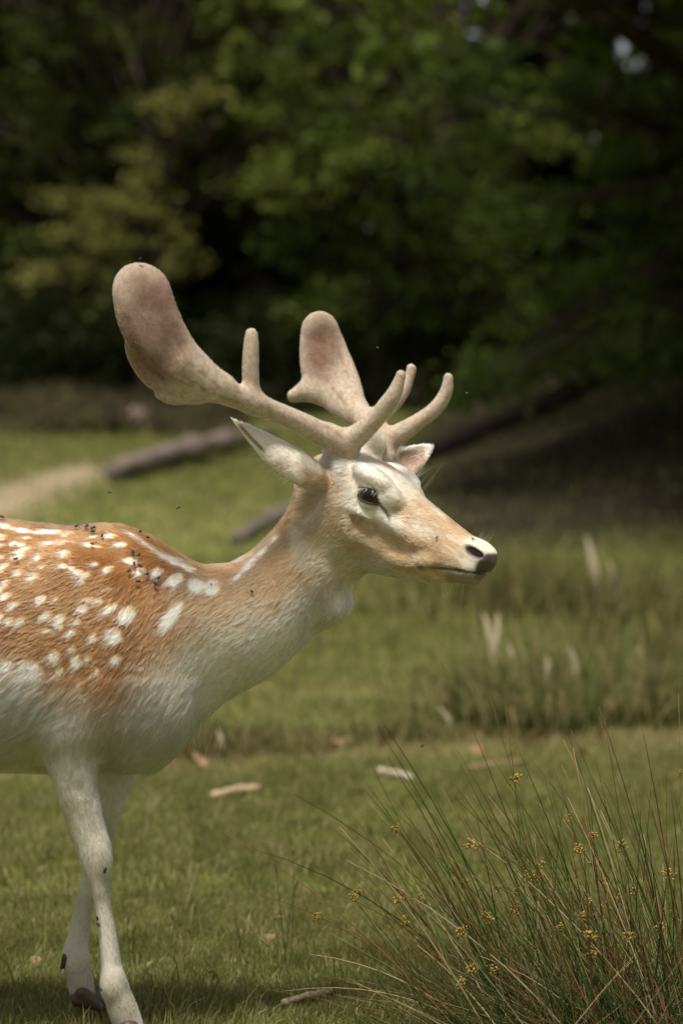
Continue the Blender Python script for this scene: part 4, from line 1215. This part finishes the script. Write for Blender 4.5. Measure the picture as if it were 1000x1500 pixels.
def seed_mesh(seed):
    r = np.random.default_rng(seed); parts = []
    oc = np.array([[1, 0, 0], [-1, 0, 0], [0, 1, 0], [0, -1, 0], [0, 0, 1.6], [0, 0, -1.6]], float)
    of = np.array([[0, 2, 4], [2, 1, 4], [1, 3, 4], [3, 0, 4], [2, 0, 5], [1, 2, 5], [3, 1, 5], [0, 3, 5]])
    b = 0; V, F, C = [], [], []
    for q in range(26):
        c = norm(r.normal(0, 1, 3) + [0, 0, .2]) * r.uniform(.002, .0085) * [1, 1, 1.1]
        d = oc * r.uniform(.0011, .0019)
        a = r.uniform(0, 3); R = np.array([[math.cos(a), 0, math.sin(a)], [0, 1, 0], [-math.sin(a), 0, math.cos(a)]])
        V.append(d @ R + c); F.append(of + b); b += 6
        C.append(np.tile(np.array((.36, .245, .062)) * r.uniform(.5, 1.25), (6, 1)))
    return mesh_np('seed_head', np.concatenate(V), np.concatenate(F), seed_m, np.concatenate(C))
seeds = [seed_mesh(k) for k in range(4)]

rush = empty('rush_tussock', (P(850, 1500)[0], -.08, 0.0))
tag(rush, 'sharp green and brown rush tussock with yellow seed heads before the deer', 'rushes')
def add_stem(path, r0, kind, seedhead):
    V, F, C = stem_mesh(path, r0, kind)
    o = link('stem', mesh_np('stem', V, F, rush_m, C), rush)
    if seedhead:
        t = rr.uniform(.55, .82) * (len(path) - 1); i0 = int(t)
        p = path[i0] * (1 - t + i0) + path[i0 + 1] * (t - i0)
        s = bpy.data.objects.new('seed_head', seeds[rr.integers(0, 4)]); COL.objects.link(s); s.parent = o
        s.location = Vector(p + rr.normal(0, .002, 3)); s.scale = (rr.uniform(.7, 1.4),) * 3
        s.rotation_euler = (rr.uniform(0, 3), rr.uniform(0, 3), rr.uniform(0, 3))
    return o
for tx_, ty_, kind in [(497, 1205, 1), (577, 1172, 0), (520, 1197, 1), (602, 1156, 0), (622, 1143, 0), (655, 1135, 0), (752, 1082, 0), (786, 1118, 0), (835, 1068, 0), (876, 1035, 0), (822, 1120, 2), (938, 1060, 0),
                       (908, 1150, 0), (958, 1190, 1), (380, 1311, 1), (440, 1345, 1), (476, 1262, 1), (455, 1398, 2), (470, 1430, 1), (700, 1180, 0), (560, 1228, 2), (540, 1290, 0), (590, 1250, 2), (640, 1215, 0), (680, 1200, 1), (850, 1180, 0), (730, 1150, 0), (985, 1210, 0), (415, 1452, 2)]:
    Y = rr.uniform(-.16, .04)
    tip = P(tx_, ty_, Y + rr.uniform(-.05, .03))
    bx = np.clip(tx_ + (1560 - ty_) * rr.uniform(.35, .62) + (40 if tx_ < 520 else 0), 640, 1010)
    low = ty_ > 1300
    b = P(bx + (90 if low else 0), 1500, Y); b[2] = -.01
    add_stem(stem_path(b, tip, .12 if not low else .20, 10), .0016, kind, rr.random() < .15)
for q in range(262):
    f = rr.random()
    bx = 700 + 350 * f ** .75 + rr.normal(0, 18); Y = rr.uniform(-.26, .16)
    b = P(bx, 1500, Y); b[2] = -.01
    L = rr.uniform(.24, .50) if rr.random() < .8 else rr.uniform(.44, .58)
    lean = rr.normal(-.60 + .42 * f, .26); ly = rr.normal(-.05, .30)
    if rr.random() < .15: lean = rr.normal(-1.1, .25)
    d = norm(np.array([lean, ly, 1.0]))
    if d[2] < .5: L *= .85
    add_stem(stem_path(b, b + d * L, .04 + .10 * abs(lean)), rr.uniform(.0011, .0020), int(rr.choice([0, 0, 0, 0, 0, 1, 1, 2])), rr.random() < .18)
# the dense dead heart of the tussock, too fine to pick apart
parts = []
for q in range(2000):
    bx = rr.normal(870, 100); Y = rr.normal(-.06, .11)
    b = P(bx, 1500, Y); b[2] = -.01
    d = norm(np.array([rr.normal(-.35, .7), rr.normal(0, .6), rr.uniform(.25, 1.0)]))
    parts.append(stem_mesh(stem_path(b, b + d * rr.uniform(.08, .34), .05, 5), rr.uniform(.0007, .0012), int(rr.choice([0, 0, 0, 0, 0, 1, 2])), 3))
V, F, C = join(parts)
o = link('stem_thatch', mesh_np('stem_thatch', V, F, rush_m, C), rush); o['kind'] = 'stuff'

# ---- blurred tussocks behind
_gcache = {}
def ground_at(px, py):
    """world point on the turf seen at a photo pixel"""
    if (px, py) in _gcache: return _gcache[(px, py)].copy()
    lo_, hi_ = -.5, 40.0
    for q in range(26):
        m = (lo_ + hi_) / 2; p = P(px, py, m)
        if p[2] > gz(p[0], m): lo_ = m
        else: hi_ = m
    p = P(px, py, lo_); p[2] = gz(p[0], lo_); _gcache[(px, py)] = p; return p.copy()

def tussock(label, items, n, h, dry, pal, seed, w0=.0028):
    r = np.random.default_rng(seed)
    c0 = ground_at(*items[0][:2])
    t = empty('rush_tussock', tuple(c0)); tag(t, label, 'rushes', 'rush tussocks out of focus')
    parts = []
    for q in range(n):
        px, py, sx, sy = items[r.integers(0, len(items))]
        g = ground_at(px, py)
        x, y = g[0] + r.normal(0, sx), g[1] + r.normal(0, sy)
        b = np.array([x, y, float(gz(x, y)) - .01])
        d = norm(np.array([r.normal((x - g[0]) / max(sx, .01) * .22, .22), r.normal(0, .3), 1.0]))
        pth = bez(b, b + d * h * .5 + [0, 0, .04], b + d * h * r.uniform(.5, 1.15) * (.35 + .65 * math.exp(-((x - g[0]) / sx) ** 2 * .6)) + r.normal(0, .03, 3), 5)
        V, F, C = tube(pth, np.linspace(w0, w0 * .3, 5), 3)
        c = np.array(pal[r.integers(0, len(pal))]) * r.uniform(.7, 1.3)
        parts.append((V, F, np.tile(c, (len(V), 1))))
    V, F, C = join(parts)
    o = link('stems', mesh_np('stems', V, F, rush_m, C), t); o['kind'] = 'stuff'
    for (ax, ay, bx, by, Y, w) in dry:
        a, b = P(ax, ay, Y), P(bx, by, Y + .02)
        s = norm(np.cross(b - a, np.array([0, 1.0, .2]))) * w
        ctr = bez(a, (a + b) / 2 + np.array([.012, -.02, 0]), b, 6)
        ww = np.array([.7, 1, 1, .9, .7, .25])[:, None] * s
        V = np.concatenate([ctr - ww, ctr + ww + [0, .004, 0], ctr + [0, -.006, 0]])
        k = np.arange(5)
        F = np.concatenate([np.stack([k, k + 1, k + 13, k + 12], 1), np.stack([k + 12, k + 13, k + 7, k + 6], 1)])
        link('dry_blade', mesh_np('dry_blade', V, F, rush_m, np.tile((.52, .44, .30), (len(V), 1))), t)
    return t
OLV = [(.12, .150, .040), (.16, .165, .052), (.24, .19, .09), (.10, .135, .034), (.33, .26, .13)]
tussock('wide blurred rush tussock with pale dead blades standing on the grass beyond', [(690, 1062, .10, .10), (790, 1076, .13, .12), (770, 1040, .12, .15), (900, 1066, .16, .12), (990, 1050, .15, .15), (860, 1035, .25, .2)], 1300, .33,
        [(722, 972, 707, 897, 4.3, .011), (718, 975, 729, 898, 4.35, .010), (850, 1018, 832, 945, 4.3, .011), (672, 1080, 640, 1035, 4.1, .012), (660, 1082, 652, 1040, 4.1, .010), (795, 1010, 800, 960, 4.5, .010), (760, 1000, 740, 940, 4.5, .009)], OLV, 31)
tussock('low blurred clump of weeds under the deer\'s throat', [(350, 1100, .10, .1), (420, 1104, .11, .1), (300, 1110, .06, .08)], 260, .12, [(325, 1108, 318, 1068, 3.5, .008)], [(.11, .115, .034), (.15, .14, .05), (.19, .14, .07)], 32)
tussock('tall blurred grass clump at the foot of the dark bank', [(830, 905, .35, .4), (930, 900, .4, .5), (700, 890, .3, .4), (980, 960, .25, .3)], 600, .34, [(875, 870, 858, 785, 8.0, .018), (905, 880, 890, 820, 8.0, .012)], [(.085, .090, .028), (.12, .112, .040), (.18, .14, .06)], 33, .0045)
tussock('thin blurred grass clump beside the scuffed earth', [(545, 1085, .10, .1), (600, 1080, .08, .1)], 200, .12, [], OLV, 34)

# ---- fallen logs, stump, sticks
wood_m = attr_mat('weathered wood', rough=.9, spec=.1, bump=1.0, bump_scale=25, var=.35, var_scale=9)
stick_m = attr_mat('pale stick', rough=.8, spec=.15, bump=.5, bump_scale=160, var=.25, var_scale=70)
def log(name, label, cat, pts, rads, col, mat, sides=14, rough=.12, group=None):
    pts = np.asarray(pts, float)
    t = np.linspace(0, len(pts) - 1, 26); path = np.stack([np.interp(t, np.arange(len(pts)), pts[:, a]) for a in range(3)], 1)
    rad = np.interp(t, np.linspace(0, len(pts) - 1, len(rads)), rads)
    V, F, C = tube(path, rad, sides, col)
    cen = np.concatenate([np.repeat(path, sides, 0), path[:1], path[-1:]])
    rd = np.concatenate([np.repeat(rad, sides), [0, 0]])
    V = V + (V - cen) * ((vnoise(V, max(rads) * 1.3, 7) - .5) * rough * 6)[:, None]
    C = C * (.65 + .7 * vnoise(V, max(rads) * .8, 9))[:, None]
    o = link(name, mesh_np(name, V, F, mat, C)); tag(o, label, cat, group); return o
a, b = ground_at(168, 708), ground_at(400, 648)
log('fallen_log', 'long grey brown fallen log lying on the slope behind the deer', 'log', [a + [0, 0, .09], (a + b) / 2 + [0, 0, .13], b + [0, 0, .09]], [.085, .10, .08, .05], (.17, .135, .115), wood_m, rough=.2)
a, b = ground_at(345, 800), ground_at(455, 745)
log('fallen_log', 'shorter dark fallen log behind the deer\'s neck', 'log', [a + [0, 0, .04], b + [0, 0, .07]], [.04, .05, .035], (.14, .115, .095), wood_m, rough=.2)
a, b = P(615, 668, 14.8), P(1010, 478, 17.5)
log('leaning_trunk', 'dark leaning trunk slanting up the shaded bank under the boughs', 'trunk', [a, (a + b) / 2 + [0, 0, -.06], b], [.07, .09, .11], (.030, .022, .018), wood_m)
g = ground_at(205, 628)
log('tree_stump', 'pale pinkish broken stump at the edge of the wood', 'stump', [g + [-.1, 0, -.1], g + [-.02, 0, .10], g + [.02, 0, .22]], [.24, .19, .14], (.26, .19, .15), wood_m, rough=.2)
for k, (x0, y0, x1, y1, w, lab, col) in enumerate([
        (312, 1175, 380, 1163, 6.5, 'short pale barkless stick lying on sunlit grass', (.46, .35, .22)), (556, 1137, 602, 1147, 5, 'whitish stick half sunk in the distant grass', (.46, .40, .30)),
        (414, 1480, 486, 1462, 5.5, 'pale stick on the shaded grass beside the rushes', (.42, .31, .22)), (690, 1131, 762, 1122, 3.5, 'thin brown stick on the grass below the blurred rushes', (.30, .21, .13)),
        (148, 1475, 195, 1466, 1.6, 'thin dry twig lying by the deer\'s hooves', (.40, .30, .17))]):
    a, b = ground_at(x0, y0), ground_at(x1, y1); sc = S * (D + a[1]) / D * w
    log('stick', lab, 'stick', [a + [0, 0, sc * .9 + .006], (a + b) / 2 + [0, 0, sc * 1.1 + .008], b + [0, 0, sc * .9 + .006]], [sc * 1.05, sc * .9, sc * 1.1, sc * .7], col, stick_m, 10, .10)

# ---- dry leaves
leafd_m = attr_mat('dry leaf', rough=.7, spec=.2, bump=.5, bump_scale=120, trans=.2)
def dry_leaf_mesh(seed):
    r = np.random.default_rng(seed)
    t = np.linspace(0, 1, 9); w = .34 * np.sin(np.pi * t ** .8) * (1 + .18 * np.sin(t * 20 + seed)); w[0] = .02; w[-1] = .01
    mid = np.stack([t - .5, np.zeros(9), .10 * np.sin(t * 3 + seed)], 1)
    L_ = mid + np.stack([np.zeros(9), w, .22 * w + .06 * r.random(9)], 1); R_ = mid + np.stack([np.zeros(9), -w, .30 * w + .06 * r.random(9)], 1)
    V = np.concatenate([L_, mid, R_]); V = np.concatenate([V, V + [0, 0, .015]])
    k = np.arange(8); q = np.concatenate([np.stack([k, k + 1, k + 10, k + 9], 1), np.stack([k + 9, k + 10, k + 19, k + 18], 1)])
    return mesh_np('dry_leaf', V, np.concatenate([q[:, ::-1], q + 27]), leafd_m, np.tile(np.array((.46, .28, .165)) * r.uniform(.7, 1.1), (54, 1)))
lms = [dry_leaf_mesh(k) for k in range(5)]
ST = 'pinkish brown dead leaf on the scuffed strip before the wide rush tussock'
CH = 'pinkish brown dead leaf on the grass just beyond the deer\'s chest'
spots_l = [(282, 1118, .065, 'large curled pale orange leaf just beyond the deer\'s chest'), (322, 1106, .05, CH), (300, 1128, .045, CH), (500, 1096, .075, 'wide pinkish leaf on bare earth left of the thin grass clump'),
           (486, 1104, .05, 'smaller brown leaf touching the wide pinkish leaf on bare earth'), (625, 1083, .06, 'brown leaf at the left foot of the wide rush tussock'), (782, 1096, .085, 'largest pinkish leaf lying before the wide rush tussock'),
           (745, 1122, .05, 'brown leaf resting by the thin brown stick'), (525, 1168, .045, 'small tan leaf alone on open grass near the whitish stick'), (250, 1122, .05, CH), (560, 1100, .05, 'brown leaf in front of the thin grass clump'), (700, 1108, .05, ST),
           (850, 1112, .05, ST), (408, 1352, .030, 'small pinkish leaf among the thin grass stalks'), (310, 1434, .028, 'small reddish leaf on the shaded turf between hoof and stick'), (52, 1418, .03, 'small brown leaf on the turf behind the far hoof'),
           (395, 1385, .03, 'small pale leaf below the pinkish leaf among the stalks'), (660, 1090, .05, ST), (455, 1110, .05, 'brown leaf at the right edge of the low weeds'), (350, 1122, .04, 'brown leaf in front of the low clump of weeds')]
for k, (px_, py_, sz, lab) in enumerate(spots_l):
    g = ground_at(px_, py_)
    o = bpy.data.objects.new('dry_leaf', lms[k % 5]); COL.objects.link(o)
    o.location = Vector(g + [0, 0, .020 if py_ < 1300 else .012]); o.scale = (sz,) * 3; o.rotation_euler = (rr.normal(0.3, .4), rr.normal(0, .4), rr.uniform(0, 6.3))
    tag(o, lab, 'leaf', 'dead leaves on the grass')

# ---- tall grass stalks in front
def stalks(label, items, seed):
    r = np.random.default_rng(seed)
    g = ground_at(items[0][0], items[0][1]); t = empty('grass_tuft', tuple(g)); tag(t, label, 'grass')
    for bx, by, tx_, ty_, head, kind in items:
        b = ground_at(bx, by) - [0, 0, .01]; tip = P(tx_, ty_, b[1] + r.normal(0, .01))
        pth = bez(b, (b + tip) / 2 + r.normal(0, .006, 3), tip, 7)
        c = np.array([(.10, .11, .035), (.075, .085, .03), (.30, .26, .13)][kind])
        V, F, C = tube(pth, np.linspace(.0011, .0005, 7), 4)
        o = link('stalk', mesh_np('stalk', V, F, rush_m, np.tile(c, (len(V), 1))), t)
        if head:
            d = norm(pth[-1] - pth[-3]); q = pth[-1] - d * head * S
            V, F, C = tube(np.stack([q + d * head * S * u for u in (0, .2, .5, .8, 1)]), np.array([.0008, .0020, .0024, .0016, .0004]), 6)
            h = link('flower_head', mesh_np('flower_head', V, F, rush_m, np.tile((.17, .16, .075), (len(V), 1))), o); h.location = (0, 0, 0)
stalks('few thin grass stalks with narrow heads between the deer and the rushes', [(420, 1420, 401, 1244, 40, 1), (424, 1415, 429, 1240, 14, 0), (418, 1400, 437, 1284, 18, 1), (412, 1405, 380, 1372, 22, 1), (426, 1430, 398, 1334, 0, 0), (405, 1420, 338, 1358, 0, 1), (430, 1400, 418, 1330, 0, 2), (440, 1410, 455, 1345, 0, 0)], 41)
stalks('two short dark grass heads beside the deer\'s foreleg', [(192, 1420, 189, 1328, 30, 1), (200, 1412, 197, 1352, 22, 1), (254, 1420, 262, 1362, 0, 1), (236, 1405, 265, 1358, 0, 0)], 42)
stalks('pale grass head standing before the near hoof', [(206, 1500, 204, 1445, 26, 2), (168, 1500, 166, 1448, 20, 1), (214, 1498, 212, 1438, 16, 2)], 43)

# ---- bracken at the wood's edge
parts = []
for q in range(2200):
    px_ = rr.uniform(-60, 360); g = ground_at(round(px_ / 6) * 6, round(rr.uniform(592, 640) / 3) * 3)
    b = g + [rr.normal(0, .06), rr.normal(0, .3), 0]; b[2] = float(gz(b[0], b[1]))
    hh = .10 + .50 * vnoise(b[None], .5, 66)[0] ** 2
    d = norm(np.array([rr.normal(0, .6), rr.normal(0, .5), 1]))
    V, F, C = tube(np.stack([b, b + d * hh * .5, b + d * hh + [rr.normal(0, .08), 0, -.03]]), [.012, .014, .002], 3)
    parts.append((V, F, np.tile(np.array([(.085, .062, .030), (.065, .072, .022), (.05, .036, .022)][rr.integers(0, 3)]) * rr.uniform(.6, 1.4), (len(V), 1))))
V, F, C = join(parts)
o = link('bracken', mesh_np('bracken', V, F, rush_m, C)); tag(o, 'strip of brown dead bracken along the edge of the wood', 'bracken', kind='stuff')

# ---- flies
from mathutils.bvhtree import BVHTree
fly_m, nt, b_ = material('fly'); b_.inputs['Base Color'].default_value = (.012, .010, .010, 1); b_.inputs['Roughness'].default_value = .35
wing_m, nt, b_ = material('fly wing'); b_.inputs['Base Color'].default_value = (.20, .18, .15, 1); b_.inputs['Roughness'].default_value = .25; b_.inputs['Alpha'].default_value = .6
def fly_meshes():
    parts = []
    for c, r3 in (((0, 0, .6), (.62, .62, .55)), ((.65, 0, .65), (.45, .52, .48)), ((-.65, 0, .55), (.85, .66, .50))):
        u = np.linspace(-math.pi / 2, math.pi / 2, 7)[:, None]; a = np.linspace(0, 2 * math.pi, 9)[None, :-1]
        V = np.stack([np.sin(u) * np.ones_like(a), np.cos(u) * np.cos(a), np.cos(u) * np.sin(a)], -1).reshape(-1, 3) * r3 + c
        i, j = np.meshgrid(np.arange(6), np.arange(8), indexing='ij'); i, j = i.ravel(), j.ravel(); j2 = (j + 1) % 8
        parts.append((V, np.stack([i * 8 + j, i * 8 + j2, (i + 1) * 8 + j2, (i + 1) * 8 + j], 1), np.zeros((len(V), 3))))
    for s in (-1, 1):
        for x in (-.35, .1, .5):
            parts.append(tube(np.array([[x, s * .2, .4], [x * 1.4, s * .8, .5], [x * 1.8, s * 1.15, 0]]), [.06, .05, .03], 4))
    V, F, C = join(parts)
    body_ = mesh_np('fly', V * .0031, F, fly_m)
    w = np.array([[.1, .1, .8], [-1.0, .55, .9], [-1.9, .75, .75], [-1.7, .25, .78], [-.6, .05, .8]])
    w2 = w * [1, -1, 1]
    V = np.concatenate([w, w2, w + [0, 0, .03], w2 + [0, 0, .03]]) * .0031
    F = np.array([[0, 1, 3, 4], [1, 2, 3, 3], [5, 6, 8, 9], [6, 7, 8, 8], [10, 11, 13, 14], [11, 12, 13, 13], [15, 16, 18, 19], [16, 17, 18, 18]])
    return body_, mesh_np('wings', V, F, wing_m, smooth=False)
fly_b, fly_w = fly_meshes()
bvh = BVHTree.FromPolygons([tuple(v) for v in bV], [tuple(int(k) for k in q) for q in bQ[(bV[bQ[:, 0], 0] > -.62)]])
def fly(pos, n, label, group, size=1.0):
    t = bpy.data.objects.new('fly', None); COL.objects.link(t); t.empty_display_size = .005
    q = Vector(n).to_track_quat('Z', 'X') @ Matrix.Rotation(rr.uniform(0, 6.3), 4, 'Z').to_quaternion()
    t.location = Vector(pos); t.rotation_mode = 'QUATERNION'; t.rotation_quaternion = q; t.scale = (size * rr.uniform(.85, 1.15),) * 3
    tag(t, label, 'fly', group)
    for nm, me in (('body', fly_b), ('wings', fly_w)):
        o = bpy.data.objects.new(nm, me); COL.objects.link(o); o.parent = t
camp = Vector((0, -D, HC))
def on_deer(px, py, label, group, size=1.0, lift=.0035):
    d = (Vector(P(px, py, 0.0)) - camp).normalized()
    hit = bvh.ray_cast(camp, d)
    if hit[0] is None:
        near_ = bvh.find_nearest(Vector(P(px, py, 0.0))); hit = near_
    fly(hit[0] + hit[1] * lift, hit[1], label, group, size)
for px_, py_, lab in [(113, 776, 1), (128, 776, 1), (138, 778, 1), (137, 783, 1), (150, 789, 'black fly just below the four flies on the spine'), (135, 802, 'black fly on a white spot under the spine'), (24, 822, 'lone black fly among the white spots of the flank'),
                      (3, 763, 'black fly on the dark spine line towards the rump'), (194, 812, 0), (202, 816, 0), (196, 828, 0), (204, 831, 0), (187, 839, 0), (215, 843, 0), (201, 854, 0), (231, 849, 0), (227, 857, 0), (203, 784, 2), (214, 792, 2)]:
    lab = {0: 'small black fly in the cluster on the deer\'s shoulder', 1: 'small black fly in the row of four on the spine', 2: 'small black fly on the white stripe of the withers'}.get(lab, lab)
    on_deer(px_, py_, lab, 'flies on the back', 1.05, .005)
on_deer(369, 867, 'single small fly on the tan side of the deer\'s neck', None, .7)
on_deer(309, 858, 'tiny fly on the white patch at the base of the neck', None, .6)
on_deer(640, 788, 'tiny fly on the deer\'s tan muzzle above the lip', None, .6, .002)
on_deer(692, 792, 'tiny fly on the white fur just above the nostril', None, .6, .002)
on_deer(153, 1273, 'black fly on the knee of the near foreleg', None, 1.0, .002)
on_deer(145, 1345, 'black fly on the shin of the near foreleg', 'flies on the shin', 1.0, .002)
on_deer(147, 1354, 'black fly on the shin of the near foreleg', 'flies on the shin', 1.1, .002)
on_deer(151, 1449, 'small black fly above the near hoof', None, .8, .002)
for px_, py_, lab in [(160, 722, 'tiny fly hovering above the deer\'s back, before the log'), (262, 745, 'tiny fly hovering above the deer\'s withers'), (552, 510, 'tiny fly hovering between the far palm and the tines'),
                      (683, 577, 'tiny fly hovering beside the far brow tine'), (618, 1094, 'tiny dark fly hovering over the grass below the deer\'s chin')]:
    fly(P(px_, py_, rr.uniform(-.12, .05)), (rr.normal(0, .5), -.3, 1), lab, None, .9)
fly(P(206, 380, -.2), (0, 0, 1), 'tiny fly perched on top of the near antler palm', None, .7)
